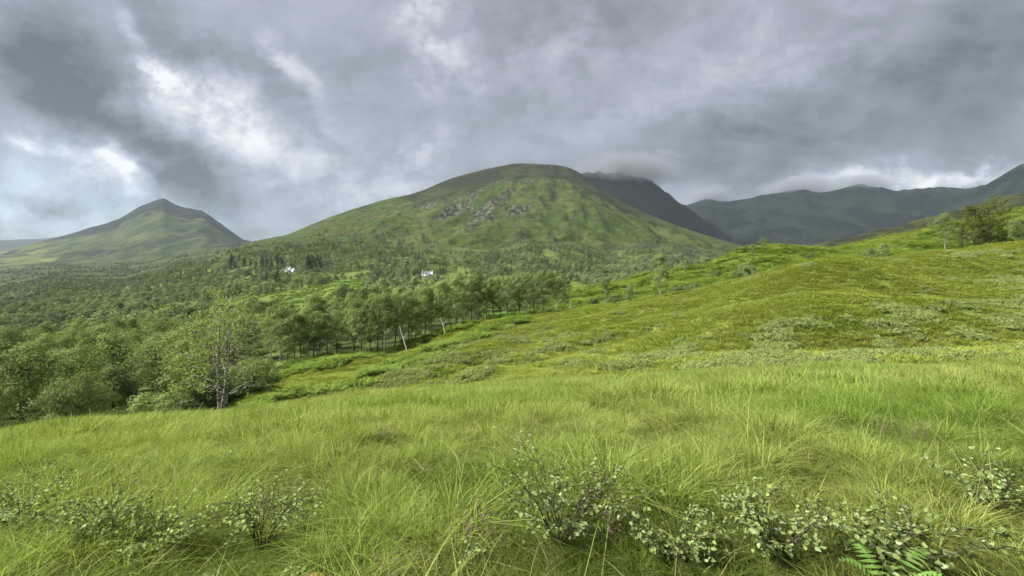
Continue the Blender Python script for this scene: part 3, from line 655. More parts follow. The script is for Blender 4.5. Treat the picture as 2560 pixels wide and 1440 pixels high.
# ------------------------------------------------------------------ trees
birch_bark = bark_mat('birch_bark', (.42, .40, .37), (.06, .05, .04), .50, 5)
dark_bark = bark_mat('dark_bark', (.13, .11, .09), (.05, .043, .036), .5, 4)
birch_leaf = leaf_mat('birch_leaf', (.145, .205, .082), (.235, .300, .118), .28, .55)
oak_leaf = leaf_mat('wood_leaf', (.135, .195, .076), (.212, .272, .108), .25, .6)
pine_leaf = leaf_mat('pine_needles', (.085, .115, .030), (.145, .172, .050), .2, .6)
spruce_leaf = leaf_mat('spruce_needles', (.035, .062, .030), (.060, .090, .042), .1, .6)
lime_leaf = leaf_mat('lime_green_leaf', (.14, .20, .02), (.19, .24, .035), .3, .6)
far_leaf = leaf_mat('far_wood_leaf', (.135, .190, .092), (.220, .280, .130), .2, .7, ((.62, .68, .70), (1, 1, 1), (1.35, 1.28, 1.1)))

def tree_mesh(seed, H, cr, base, nlimb, per, leaf, lm, bm, shape='round', stems=1, clr=.75, trunk_r=.095, thin=1.0, extra=14, k=6):
    """trunk with limbs, and a crown of leaf clumps carried by the limb ends"""
    r = np.random.default_rng(seed); tb = MB(); cb = MB(); cents = []; rad = []
    for s_ in range(stems):
        off = r.normal(0, .12, 2) * (stems > 1); leanx, leany = (r.normal(0, .05, 2) if stems == 1 else r.normal(0, .16, 2)); h = H * (1 if s_ == 0 else r.uniform(.75, .95))
        t = np.linspace(0, 1, 9); P = np.stack([off[0] + leanx * h * t + .12 * np.sin(t * 5 + r.uniform(0, 6)) * t, off[1] + leany * h * t + .12 * np.sin(t * 4 + r.uniform(0, 6)) * t, h * t * .97 - .25 * (1 - t)], -1)
        tb.tube(P, trunk_r * (1.25 - 1.15 * t) * (.8 if stems > 1 else 1) + .008, k)
        for i in range(nlimb):
            f = base + (1 - base) * (i + r.random()) / nlimb * .96; p0 = np.array([np.interp(f, t, P[:, j]) for j in range(3)])
            g_ = (f - base) / (1 - base)
            if shape == 'round': prof = math.sin(math.pi * min(max(g_ * .86 + .16, 0), 1)) ** .7
            elif shape == 'cone': prof = 1.02 - g_
            else: prof = (.55 + .45 * math.sin(math.pi * g_)) * (1 - .35 * g_)
            Ln = cr * prof * r.uniform(.75, 1.12); az = i * 2.399 + r.normal(0, .5); rise = (.55 + .5 * g_) if shape != 'cone' else -.12
            q = np.linspace(0, 1, 5); dirv = np.array([math.cos(az), math.sin(az)])
            lp = np.stack([p0[0] + dirv[0] * Ln * q, p0[1] + dirv[1] * Ln * q, p0[2] + Ln * rise * (q - .35 * q ** 2) + r.normal(0, .05)], -1)
            tb.tube(lp, np.maximum(trunk_r * .34 * (1 - g_ * .5) * (1 - .85 * q), .006), 4)
            for w in ((.55, 1.0) if shape != 'cone' else (.35, .65, .95)):
                c = np.array([np.interp(w, q, lp[:, j]) for j in range(3)]) + r.normal(0, .16 * cr, 3) * (.7 if shape != 'cone' else .3); cents.append(c); rad.append(clr * r.uniform(.65, 1.2) * (1 if shape != 'cone' else .4 + .8 * prof))
            if thin < 1:   # fine twigs show in a sparse crown
                for _ in range(4):
                    s0 = r.uniform(.3, .9); c0 = np.array([np.interp(s0, q, lp[:, j]) for j in range(3)]); dv = r.normal(0, 1, 3) * [1, 1, .6] + [dirv[0], dirv[1], .5]; dv /= np.linalg.norm(dv)
                    tb.tube(np.array([c0, c0 + dv * cr * .2, c0 + dv * cr * .36 + [0, 0, .1]]), np.array([.014, .009, .004]), 3)
                    cents.append(c0 + dv * cr * .34); rad.append(clr * r.uniform(.5, .9))
        if shape == 'round':
            for _ in range(extra):
                a = r.uniform(0, 6.28); f = r.uniform(.15, 1); d = cr * .62 * math.sin(math.pi * min(f * .8 + .2, 1)) ** .6 * math.sqrt(r.random())
                cents.append(np.array([d * math.cos(a) + leanx * h * f, d * math.sin(a) + leany * h * f, h * (base + .08) + (h * (1 - base) * .92) * f])); rad.append(clr * r.uniform(.7, 1.2))
    clump_geo(cb, cents, rad, per, leaf, r, .8 if shape != 'cone' else .42)
    return tb.build('trunk', bm, True), cb.build('crown', lm)

def place_tree(kind, meshes, X, Y, Z, s, label, cat, group, rot=None, sz=1.0):
    e = empty(kind, (X, Y, Z), random.uniform(0, 6.28) if rot is None else rot); e.scale = (s, s, s * sz)
    obj('trunk', meshes[0], e); obj('crown', meshes[1], e)
    return tag(e, label, cat, group)
def ground_z(land, px, Y): X = (px - 1280) / F * Y; return X, float(land.z(np.array([X]), np.array([Y]))[0])

def build_trees():
    birch = [tree_mesh(500 + i, 9.5, 2.5, .32, 15, 135, .15, birch_leaf, birch_bark, 'round', 1, .95) for i in range(4)]
    birch += [tree_mesh(510 + i, 9.0, 2.6, .30, 15, 135, .15, birch_leaf, dark_bark, 'round', 1, .98) for i in range(3)]
    wood = [tree_mesh(520 + i, 8.0, 2.8, .16, 16, 170, .155, oak_leaf, dark_bark, 'round', 1, 1.3, .14, 1.0, 22) for i in range(4)]
    wood += [tree_mesh(530 + i, 8.5, 2.5, .18, 16, 150, .15, birch_leaf, birch_bark, 'round', 2, 1.15, .11, 1.0, 14) for i in range(3)]
    shrub = [tree_mesh(540 + i, 3.0, 1.7, .05, 12, 90, .12, birch_leaf, dark_bark, 'round', 3, .62, .035, 1.0, 8) for i in range(3)]
    pine = [tree_mesh(550 + i, 9.5, 3.9, .12, 24, 110, .19, pine_leaf, dark_bark, 'layer', 1, 1.05, .16) for i in range(3)]
    spruce = [tree_mesh(560 + i, 15, 3.0, .06, 34, 16, .45, spruce_leaf, dark_bark, 'cone', 1, .9, .2) for i in range(2)]

    # the lone birch at the meadow's brow
    lone = tree_mesh(577, 8.8, 3.0, .24, 15, 21, .10, leaf_mat('lone_birch_leaf', (.170, .225, .080), (.265, .315, .115), .3, .55), bark_mat('lone_birch_bark', (.50, .48, .44), (.05, .042, .035), .49, 5), 'round', 3, .60, .14, .5, 6, 9)
    X, Y = (552 - 1280) / F * 28.6, 28.6
    place_tree('birch_tree', lone, X, Y, float(meadow_z(X, Y)) - .05, .98, 'sparse many-stemmed birch with black and white bark standing alone on the meadow brow', 'tree', rot=.6, group=None)

    # birch row along the bracken edge
    row = [(1372,99,1.0,0),(1355,100,1.05,0),(1317,97,1.0,1),(1335,106,1.05,4),(1298,104,1.0,5),(1270,98,1.0,2),(1252,103,1.08,4),(1236,96,.98,6),(1215,102,1.05,5),(1194,97,1.08,0),(1178,94,1.12,4),(1160,99,1.05,6),(1140,92,1.1,1),(1122,96,1.15,5),(1104,88,1.05,4),
           (1080,91,1.12,2),(1062,87,1.08,6),(1040,92,1.15,5),(1022,84,1.05,0),(1003,88,1.1,4),(985,83,1.15,6),(962,80,1.15,1),(944,84,1.1,5),(925,81,1.08,4),(905,86,1.1,2),(884,83,1.05,6),(842,84,1.1,5),(818,80,1.0,4),(796,84,1.05,6),(772,79,1.05,0),(752,82,1.05,5),(735,77,.98,4),(716,80,1.0,6),(700,74,.95,2),(1395,104,.9,3),(1412,108,.85,6)]
    for (px, Y, s, k) in row:
        X = (px - 1280) / F * Y; Z = max(float(moor.z([X], [Y])[0]), float(valley.z([X], [Y])[0])) - .1
        place_tree('birch_tree', birch[k], X, Y, Z, s * random.uniform(.92, 1.06), ['slender birch with a pale trunk in the row above the bright bracken', 'slender birch with a dark trunk in the row above the bright bracken'][k > 3], 'tree', ['pale birches of the row', 'dark birches of the row'][k > 3], sz=random.uniform(.95, 1.1))
    # single trees on moor and bracken hill
    def on(land, kind, ms, px, Y, s, label, sz=1.0, cat='tree', group=None):
        X, Z = ground_z(land, px, Y); return place_tree(kind, ms, X, Y, Z - .12, s, label, cat, group, sz=sz)
    on(moor, 'birch_tree', birch[1], 1650, 88, .92, 'tall slim birch with a two-tone trunk alone on the moor crest', 1.05)
    on(moor, 'birch_tree', birch[0], 1513, 96, .62, 'small birch with a thin white trunk beside grey scrub on the moor crest')
    for px, Y, s, i in [(1462,108,.9,0),(1488,104,.8,1),(1530,106,.95,2),(1552,108,.8,0),(1440,112,.9,1)]:
        on(brackenhill if Y > 106 else moor, 'willow_bush', shrub[i], px, Y, s, 'round grey-green willow bush crowded round the small birch on the crest', cat='bush', group='willow bushes on the crest')
    for px, Y, s, i in [(655,52,1.25,1),(620,47,1.15,0),(590,50,1.3,2),(500,46,1.3,0),(465,43,1.1,1),(410,42,1.0,2),(378,44,1.25,0)]:
        X = (px - 1280) / F * Y; Z = max(float(valley.z([X], [Y])[0]), float(moor.z([X], [Y])[0]) if px > 480 else -1e3)
        place_tree('willow_bush', shrub[i], X, Y, Z - .1, s, 'dense dark green bush just behind the lone birch', 'bush', 'bushes behind the lone birch')
    on(brackenhill, 'birch_tree', birch[5], 1575, 112, .62, 'dark leaning birch at the end of the willow bushes')
    for px, Y, s, i in [(1690,112,1.25,0),(1715,116,1.1,1),(1738,120,1.0,2)]: on(brackenhill, 'willow_bush', shrub[i], px, Y, s, 'grey-green bush in the clump beside the tall slim birch', cat='bush', group='bushes beside the slim birch')
    for px, Y, s, i in [(1715,172,.62,4),(1745,176,.5,5),(1880,168,.62,4),(1910,182,.62,6)]: on(brackenhill, 'birch_tree', birch[i], px, Y, s, 'small dark birch standing in the bracken on the hillside', group='small birches in the bracken')
    for px, Y, s, i in [(1872,120,1.25,1),(1895,112,1.1,0),(1846,124,1.0,2),(1790,140,1.0,1),(1765,190,1.1,0),(2030,150,1.0,2),(1862,134,1.2,0)]: on(brackenhill, 'willow_bush', shrub[i], px, Y, s, 'grey-green bush growing among the bracken of the hillside', cat='bush', group='bushes in the hillside bracken')
    for px, Y, s, i in [(2178,124,.62,5),(2205,122,.72,4),(2160,127,.5,6)]: on(brackenhill, 'birch_tree', birch[i], px, Y, s, 'little dark birch in the pair below the grassy ridge', group='little birches below the ridge')
    on(moor, 'birch_tree', birch[0], 2362, 93, .88, 'young birch with a bare white trunk beside the pine clump', .95)
    for px, Y, s, i in [(2434,110,1.22,0),(2474,114,1.30,1),(2402,106,.74,2),(2455,108,.85,2),(2502,112,.72,0)]: on(moor, 'pine_tree', pine[i], px, Y, s, 'dense dark green pine in the clump on the hill brow', group='pines of the clump on the brow')
    for px, Y, s, i in [(2536,108,.68,1),(2556,112,.7,0),(2590,112,.8,2)]: on(moor, 'birch_tree', birch[i], px, Y, s, 'pale thin birch to the side of the pine clump', group='thin birches beside the pine clump')

    # woods: individuals nearest, a woodland mass beyond
    n = 96000; px = rng.uniform(-420, 1900, n); Y = np.sqrt(rng.uniform(36 ** 2, 1250 ** 2, n)); nf = 26000; px[-nf:] = rng.uniform(-420, 640, nf); Y[-nf:] = np.sqrt(rng.uniform(1150 ** 2, 2100 ** 2, nf)); X = (px - 1280) / F * Y
    Zv = valley.z(X, Y); Zm = np.where(Y > 720, mainhill.z(X, np.clip(Y, 700, None)), -1e3); Zm[(px < 400)] = -1e3; Z = np.maximum(Zv, Zm); Z = np.maximum(Z, np.where((Y > 1500) & (px < 800), cone.z(X, np.clip(Y, 1500, None)), -1e3)); pp, py = proj(X, Y, Z)
    Zr = np.where((px > 470) & (Y < 125), moor.z(X, Y), -1e3); ok = Zr < Z - .3
    ok &= ~((px > 620) & (Y < 76))
    Zb = meadow_z(X, Y, False); ok &= Zb < Z - .8
    for p in GLADE: ok &= ~inpoly(pp, py, p)
    line = np.interp(pp, [-900,0,400,480,560,600,700,800,900,1000,1100,1200,1300,1400,1500,1600,1700,1800,1900], [640,640,640,640,628,618,606,610,604,618,634,632,606,612,622,626,632,640,650])
    pt = fbm(X / 60, Y / 90, 3, 251)
    up = (py < line) & ~((pt > .38) & (py > line - 26) & (pp > 560)); ok &= ~up
    ok &= ~((pt < -.45) & (py < line + 40) & (pp > 800)); ok &= ~((fbm(X / 45, Y / 60, 3, 253) > .28) & (Y > 170)); ok &= ~((Y > 1150) & (fbm(X / 160, Y / 120, 3, 261) > -.1))
    strip = inpoly(pp, py, [(1060,640),(1150,622),(1290,604),(1320,616),(1200,642),(1080,652)]); ok &= ~strip | (rng.random(n) < .1)
    ok &= ~((np.abs(pp - 1069) < 20) & (py > 680) & (py < 715)); ok &= ~((np.abs(pp - 728) < 24) & (py > 672) & (py < 685))
    ok &= ~(pp > 1420) | (Y > 330)
    idx = np.nonzero(ok)[0]; idx = idx[np.argsort(Y[idx])]
    # keep a minimum spacing
    keep = []; cell = {}
    for i in idx:
        d = 4.9 + .0028 * Y[i]; cx, cy = int(X[i] // 9), int(Y[i] // 9); bad = False
        for a in (-1, 0, 1):
            for b in (-1, 0, 1):
                for j in cell.get((cx + a, cy + b), ()):
                    if (X[i] - X[j]) ** 2 + (Y[i] - Y[j]) ** 2 < d * d: bad = True; break
                if bad: break
            if bad: break
        if not bad: keep.append(i); cell.setdefault((cx, cy), []).append(i)
    keep = np.array(keep); vis = (pp[keep] > -60) & (pp[keep] < 2620)
    near = keep[vis][:290]; rest = np.setdiff1d(keep, near)
    for i in near:
        pale = random.random() < .35; lime = False
        ms = wood[4 + random.randrange(3)] if pale else wood[random.randrange(4)]
        row_side = px[i] > 640
        if row_side: ms = birch[random.randrange(7)]; pale = True
        edge = Y[i] < 56
        lab = 'pale green birch' if pale else 'dark green rounded broadleaf tree'
        place_tree('woodland_tree', ms, X[i], Y[i], Z[i] - .15, random.uniform(.8, 1.35) * (.95 if edge else 1.06), lab + (' at the front edge of the valley wood below the meadow' if edge else ' in the thick of the wood behind the birch row' if row_side else ' in the valley wood on the lone birch\'s downhill side'), 'tree', lab + (' at the wood edge' if edge else ' behind the birch row' if row_side else ' inside the wood'), sz=random.uniform(.85, 1.1))
    X0, Z0 = ground_z(valley, 335, 118); place_tree('woodland_tree', (wood[0][0], wood[0][1].copy()), X0, 118, Z0 + .6, 1.12, 'yellow-green tree brighter than the dark valley wood around it', 'tree', None).children[1].data.materials[0] = lime_leaf
    farp = []
    for i in range(5):
        r = np.random.default_rng(600 + i); mb = MB(); nc = 13; a = r.uniform(0, 6.28, nc); f = r.random(nc); d = 2.9 * np.sin(np.pi * (f * .7 + .25)) ** .6 * np.sqrt(r.random(nc))
        clump_geo(mb, np.stack([d * np.cos(a), d * np.sin(a), 1.3 + 4.6 * f], -1), r.uniform(1.1, 1.9, nc), 64, .42, r, .85, .16)
        mb.tube(np.array([[0, 0, -.6], [0, 0, 3.0]]), np.array([.16, .1]), 4)
        farp.append(obj(f'far_tree_{i}', mb.build('far_tree', far_leaf), link=False))
    farsp = [obj(f'zz_spruce_{i}', spruce[i][1], link=False) for i in range(2)]
    m = len(rest); ix = rng.integers(0, 5, m)
    con = ((np.abs(pp[rest] - 640) < 70) & (np.abs(py[rest] - 664) < 12)) | ((np.abs(pp[rest] - 790) < 26) & (np.abs(py[rest] - 668) < 14)) | ((np.abs(pp[rest] - 1110) < 14) & (np.abs(py[rest] - 688) < 10)) | ((np.abs(pp[rest] - 680) < 25) & (np.abs(py[rest] - 715) < 12))
    ix = np.where(con & (rng.random(m) < .45), 5 + rng.integers(0, 2, m), ix)
    tint = np.clip(.45 + .55 * fbm(X[rest] / 70, Y[rest] / 90, 3, 257) + .16 * rng.normal(size=m) - .25 * smooth(500, 900, Y[rest]), 0, 1)
    scatter('valley_woodland', farp + farsp, np.stack([X, Y, Z], -1)[rest], np.stack([np.zeros(m), np.zeros(m), rng.uniform(0, 6.28, m)], -1), np.clip(rng.normal(1.0, .30, m) + .3 * fbm(X[rest] / 50, Y[rest] / 60, 2, 259), .4, 1.75) * (1 + .22 * smooth(420, 300, Y[rest])) * np.where(Y[rest] > 700, .88, 1.0), ix, tint, 'dark green wood filling the valley and climbing the foot of the mountain', 'woodland')
    return shrub

def build_snags():
    m = bark_mat('dead_birch', (.62, .60, .55), (.16, .13, .10), .6, 5)
    for px, Y, h, lean, lab in [(1020, 74, 5.2, -.28, 'leaning dead white birch trunk at the front of the row'), (1513 - 400, 82, 3.6, -.22, 'short leaning pale dead trunk in the bracken')]:
        X, Z = ground_z(moor, px, Y); mb = MB(); t = np.linspace(0, 1, 7)
        mb.tube(np.stack([lean * h * t + .06 * np.sin(6 * t), .1 * t, h * t - .3], -1), .11 * (1.1 - .7 * t), 7)
        mb.tube(np.array([[lean * h * .6, 0, h * .6 - .3], [lean * h * .6 + .5, .1, h * .6 + .15], [lean * h * .6 + .8, .1, h * .6 + .7]]), np.array([.04, .03, .012]), 5)
        tag(obj('dead_trunk', mb.build('dead_trunk', m, True), loc=(X, Y, Z)), lab, 'dead tree')
    w = plain('weathered_wood', (.30, .28, .24), .9, 8)
    for px, Y, h, lab in [(1426, 96, 2.2, 'grey fence post with grass at its foot past the birch row'), (1213, 88, 1.7, 'low grey fence post in the bracken before the birches')]:
        X, Z = ground_z(moor, px, Y); mb = MB(); t = np.array([0, .45, .97, 1.0]); mb.tube(np.stack([.03 * t * h, 0 * t, t * h - .2], -1), np.array([.085, .08, .075, .04]), 7)
        tag(obj('fence_post', mb.build('fence_post', w, False), loc=(X, Y, Z)), lab, 'fence post')
    X, Z = ground_z(moor, 1374, 97); mb = MB(); mb.tube(np.array([[-1.7, 0, .1], [-.6, 0, .75], [.7, 0, 1.5], [1.3, 0, 1.9]]), np.array([.07, .06, .05, .03]), 6)
    tag(obj('fallen_branch', mb.build('fallen_branch', m, True), loc=(X, 97, Z)), 'pale fallen branch propped against the pale birches', 'branch')
    st = plain('pale_stone', (.5, .49, .46), .85, 6)
    for i, (px, Y, s, lab) in enumerate([(2033, 39, .16, 'small pale stone by the scrub edge of the brown patch'), (2072, 37, .11, 'tiny pale stone below the brown patch'), (2193, 39, .15, 'pale stone in the middle of the brown patch')]):
        r = np.random.default_rng(700 + i); X, Z = ground_z(moor, px, Y); th = np.linspace(0, math.pi, 6)[1:-1]; mb = MB(); V = [(0, 0, s * .7)]
        for a in th:
            for b in range(7):
                k = 1 + r.normal(0, .14); V.append((s * 1.4 * math.sin(a) * math.cos(b * .8976) * k, s * math.sin(a) * math.sin(b * .8976) * k, s * .7 * math.cos(a) * k))
        V.append((0, 0, -s * .7)); Q = [(1 + q * 7 + b, 1 + (q + 1) * 7 + b, 1 + (q + 1) * 7 + (b + 1) % 7, 1 + q * 7 + (b + 1) % 7) for q in range(3) for b in range(7)]
        T = [(0, 1 + b, 1 + (b + 1) % 7) for b in range(7)] + [(29, 22 + (b + 1) % 7, 22 + b) for b in range(7)]; mb.add(V, Q, T)
        tag(obj('stone', mb.build('stone', st, False), loc=(X, Y, Z + s * .9)), lab, 'stone')

# ------------------------------------------------------------------ houses
def build_houses():
    white = plain('limewash', (.80, .80, .78), .8, .6, .06); slate = plain('slate_roof', (.30, .31, .34), .5, 1.2, .2); glass = plain('window_glass', (.02, .025, .03), .15); door = plain('painted_door', (.08, .09, .10), .5); pot = plain('clay_pot', (.3, .2, .15), .8)
    def gable_body(mb, x0, x1, y0, y1, h, ridge):
        ym = (y0 + y1) / 2; V = [(x, y, z) for x in (x0, x1) for (y, z) in ((y0, -1.5), (y1, -1.5), (y1, h), (ym, ridge), (y0, h))]
        mb.add(V, [(0, 5, 9, 4), (1, 2, 7, 6), (0, 1, 6, 5), (4, 9, 8, 3), (2, 3, 8, 7)], [(0, 4, 2), (0, 2, 1), (4, 3, 2), (5, 7, 9), (5, 6, 7), (9, 7, 8)])
    def roof(mb, x0, x1, y0, y1, h, ridge, t=.22, eave=.35):
        ym = (y0 + y1) / 2; k = (ridge - h) / (ym - y0)
        for sgn, ye in ((-1, y0 - eave), (1, y1 + eave)):
            ze = h - k * eave; V = [(x, y, z) for x in (x0, x1) for (y, z) in ((ye, ze + .03), (ym, ridge + .03), (ym, ridge + t), (ye, ze + t))]
            mb.add(V, [(0, 1, 2, 3), (4, 7, 6, 5), (0, 3, 7, 4), (2, 6, 7, 3)[::-1], (0, 4, 5, 1), (1, 5, 6, 2)])
    def part(par, name, mt, fn, sub=None):
        mb = MB(); fn(mb); return obj(name, mb.build(name, mt), sub or par)
    def window(par, x, y, z, w, h):
        f = part(par, 'window', white, lambda m: (m.box(x - w/2 - .1, x + w/2 + .1, y - .06, y + .01, z - .12, z), m.box(x - w/2 - .1, x - w/2, y - .06, y + .01, z, z + h), m.box(x + w/2, x + w/2 + .1, y - .06, y + .01, z, z + h), m.box(x - .04, x + .04, y - .05, y + .01, z, z + h)))
        part(par, 'pane', glass, lambda m: m.box(x - w/2, x + w/2, y - .03, y + .03, z, z + h), f)
    # cottage with two dormers
    X, Z = ground_z(valley, 1069, 488); e = empty('cottage', (X, 488, Z + .6), .12)
    part(e, 'wall', white, lambda m: gable_body(m, -6.1, 6.1, -3.2, 3.2, 2.7, 6.0))
    rf = part(e, 'roof', slate, lambda m: roof(m, -5.85, 5.85, -3.2, 3.2, 2.7, 6.0))
    for x in (-5.6, 5.6): part(e, 'chimney', white, lambda m, x=x: (m.box(x - .45, x + .45, -.8, .8, 5.2, 7.1), m.box(x - .55, x + .55, -.9, .9, 7.1, 7.25), m.tube([(x, -.3, 7.25), (x, -.3, 7.7)], .16), m.tube([(x, .3, 7.25), (x, .3, 7.7)], .16)), rf)
    for x in (-2.6, 1.6):
        d = part(e, 'dormer', white, lambda m, x=x: m.add([(p, q, z) for q in (-3.35, -.6) for (p, z) in ((x - 1.0, 2.2), (x + 1.0, 2.2), (x + 1.0, 3.9), (x, 5.0), (x - 1.0, 3.9))], [(1, 6, 7, 2), (4, 9, 5, 0), (2, 7, 8, 3), (3, 8, 9, 4)], [(0, 1, 2), (0, 2, 4), (4, 2, 3)]))
        part(e, 'dormer_roof', slate, lambda m, x=x: (m.add([(x - 1.2, -3.5, 3.72), (x, -3.5, 5.12), (x, -.6, 5.12), (x - 1.2, -.6, 3.72)], [(0, 1, 2, 3)]), m.add([(x + 1.2, -3.5, 3.72), (x, -3.5, 5.13), (x, -.6, 5.13), (x + 1.2, -.6, 3.72)], [(1, 0, 3, 2)])), d)
        window(e, x, -3.36, 3.0, .8, 1.0)
    for x in (-4.6, 4.3): window(e, x, -3.21, .8, .9, 1.3)
    dr = part(e, 'door', door, lambda m: m.box(-.9, 0.0, -3.26, -3.18, 0, 2.05)); part(e, 'door_frame', white, lambda m: (m.box(-1.02, -.9, -3.3, -3.19, 0, 2.15), m.box(0, .12, -3.3, -3.19, 0, 2.15)), dr)
    tag(e, 'white cottage with grey roof, two dormers and a chimney at each end', 'house')
    # larger house half hidden by trees
    X, Z = ground_z(valley, 728, 600); e = empty('country_house', (X, 600, Z + 4.2), -.1); e.scale = (.8, .8, .8)
    part(e, 'wall', white, lambda m: (gable_body(m, -9, -1.0, -3.6, 3.6, 4.6, 8.0), m.box(-1.0, 3.0, -2.8, 3, -5, 4.2)))
    part(e, 'wing', white, lambda m: m.add([(p, q, z) for q in (-4.2, 3.4) for (p, z) in ((3.0, -5), (9.5, -5), (9.5, 4.8), (6.25, 8.2), (3.0, 4.8))], [(1, 6, 7, 2), (4, 9, 5, 0), (2, 7, 8, 3), (3, 8, 9, 4)], [(0, 1, 2), (0, 2, 4), (4, 2, 3)]))
    part(e, 'plinth', white, lambda m: m.box(-9, -1.0, -3.6, 3.6, -5, -1.5))
    rf = part(e, 'roof', slate, lambda m: (roof(m, -9.2, -1.2, -3.6, 3.6, 4.6, 8.0), m.box(-1.2, 3.0, -2.9, 3.1, 4.2, 4.5)))
    part(e, 'wing_roof', slate, lambda m: (m.add([(2.6, -4.5, 4.5), (6.25, -4.5, 8.4), (6.25, 3.6, 8.4), (2.6, 3.6, 4.5)], [(0, 1, 2, 3)]), m.add([(9.9, -4.5, 4.5), (6.25, -4.5, 8.41), (6.25, 3.6, 8.41), (9.9, 3.6, 4.5)], [(1, 0, 3, 2)])))
    for x in (-8.2, -1.8): part(e, 'chimney', white, lambda m, x=x: (m.box(x - .5, x + .5, -.8, .8, 7, 9.4), m.tube([(x, 0, 9.4), (x, 0, 9.9)], .18)), rf)
    for x in (-7, -4, 1): window(e, x, -3.61 if x < 0 else -2.81, 1.6, 1.0, 1.6)
    window(e, 6.25, -4.21, 1.6, 1.2, 1.6); part(e, 'door', door, lambda m: m.box(.4, 1.4, -2.86, -2.78, -1.6, .6))
    tag(e, 'large white house half hidden by dark trees', 'house')

# ------------------------------------------------------------------ birch saplings and small plants in the foreground
def build_saplings():
    lm = leaf_mat('sapling_leaf', (.165, .240, .080), (.290, .365, .135), .3, .6, None, .2)
    lm2 = leaf_mat('sapling_leaf_pale', (.205, .275, .140), (.310, .370, .195), .28, .6, None, .2)
    tw = plain('sapling_twig', (.062, .052, .034), .8)
    leaves = []
    for q, (mt, fold) in enumerate(((lm, .25), (lm2, .12), (lm, .4), (lm2, .3))):
        y = np.array([0, .18, .42, .7, 1.0]); w = np.array([.02, .36, .40, .22, 0.0]); V = []; T = []; Qd = []
        for yy, ww in zip(y, w): V += [(-ww, yy, fold * ww), (0, yy, -.10 * yy * yy), (ww, yy, fold * ww)]
        for i in range(4):
            a = i * 3; Qd += [(a, a + 1, a + 4, a + 3), (a + 1, a + 2, a + 5, a + 4)]
        mb = MB(); mb.add(V, Qd); leaves.append(mb.build('leaf', mt, True))
    def sapling(px, Yb, wpx, hpx, nl, label, seed, lean=0.0, ls=.034, each=True, rose=False):
        r = np.random.default_rng(seed); pm = F / Yb; Wd, H = wpx / pm * .5, hpx / pm; X = (px - 1280) / F * Yb; Z = float(meadow_z(X, Yb)) - .02
        e = empty('birch_sapling', (X, Yb, Z)); tb = MB(); pts = []; ns = max(5, int(nl / 14)); each_n = min(nl, 290) if each else 0; nl = int(nl * 2.7); ls *= .84
        for s_ in range(ns):
            az = r.uniform(0, 6.28); hh = H * r.uniform(.55, 1.05) * (1 if s_ else 1.05); out = Wd * r.uniform(.25, 1.05); t = np.linspace(0, 1, 7)
            dx, dy = math.cos(az) * out + lean * hh, math.sin(az) * out * .75
            p = np.stack([dx * t ** 1.2 + r.normal(0, .012, 7), dy * t ** 1.2 + r.normal(0, .012, 7), hh * (t - .22 * t ** 2.5) - .03 * (1 - t)], -1); tb.tube(p, .0034 * (1.15 - t) + .0009, 5)
            for b in range(3):
                f = r.uniform(.35, .9); p0 = np.array([np.interp(f, t, p[:, j]) for j in range(3)]); a2 = az + r.normal(0, 1.1); l2 = r.uniform(.10, .22) * (H / .5) ** .5
                p1 = p0 + np.array([math.cos(a2) * l2, math.sin(a2) * l2, r.uniform(.1, .55) * l2]); tb.tube(np.array([p0, (p0 + p1) / 2 + [0, 0, .01], p1]), np.array([.0024, .0019, .001]), 4)
                pts += [(p0 + (p1 - p0) * q, a2) for q in np.linspace(.2, 1.0, 4)]
            pts += [(np.array([np.interp(q, t, p[:, j]) for j in range(3)]), az) for q in np.linspace(.45, 1, 5)]
        obj('stem', tb.build('stem', tw, True), e)
        r.shuffle(pts); k = 0; big = MB()
        while k < nl:
            c, a = pts[k % len(pts)]; ang = a + r.uniform(-1.5, 1.5); s = ls * r.uniform(.65, 1.25)
            M = Matrix.Translation(Vector(c) + Vector(r.normal(0, .008, 3))) @ Matrix.Rotation(ang, 4, 'Z') @ Matrix.Rotation(r.normal(-.35, .5), 4, 'X') @ Matrix.Rotation(r.normal(0, .6), 4, 'Y') @ Matrix.Scale(s, 4)
            if k < each_n:
                o = obj('leaf', leaves[r.integers(0, 4)], e); o.matrix_local = M
            else:
                me = leaves[0]; V = np.array([M @ v.co for v in me.vertices]); big.add(V, np.array([list(p.vertices) for p in me.polygons]))
            k += 1
        if each_n < nl: o = obj('foliage', big.build('foliage', lm, True), e); o['kind'] = 'stuff'
        tag(e, label, 'sapling')
    sapling(*SAPLINGS[0], 'tall bushy birch sapling with grey-green leaves, the biggest on the meadow', 801, .16, .036)
    sapling(*SAPLINGS[1], 'low grey-green sapling between the biggest one and a yellow-green one', 802, 0, .035)
    sapling(*SAPLINGS[2], 'dense yellow-green birch sapling over dark bare ground', 803, -.05, .036)
    sapling(*SAPLINGS[3], 'sprawling large-leaved sapling reaching out beside a fern', 804, .35, .042)
    sapling(*SAPLINGS[4], 'leafy sapling beside tall bright grass at the meadow\'s steep side', 805, -.1, .035)
    sapling(*SAPLINGS[5], 'upright birch sapling with a bare dark stem below its leaves', 806, .2, .034)
    sapling(*SAPLINGS[6], 'wide low birch sapling with pale leaves in long grass', 807, 0, .036)
    sapling(*SAPLINGS[7], 'wide thin sapling joined to the pale low one', 808, .1, .036)
    sapling(*SAPLINGS[8], 'grey-green sapling over a dark gap in the grass', 809, .1, .036)
    sapling(560, 2.9, 150, 70, 60, 'small creeping sapling at the foot of the upright one', 815, .1, .030)
    sapling(75, 5.2, 180, 90, 120, 'sapling rising to one side with small grey leaves', 810, .5, .036, False)
    sapling(190, 5.4, 80, 44, 45, 'tiny lone sapling in smooth green grass', 811, .1, .036, False)
    sapling(485, 6.2, 130, 60, 90, 'pair of low pale sprigs near the foot of the lone birch', 812, .5, .040, False)
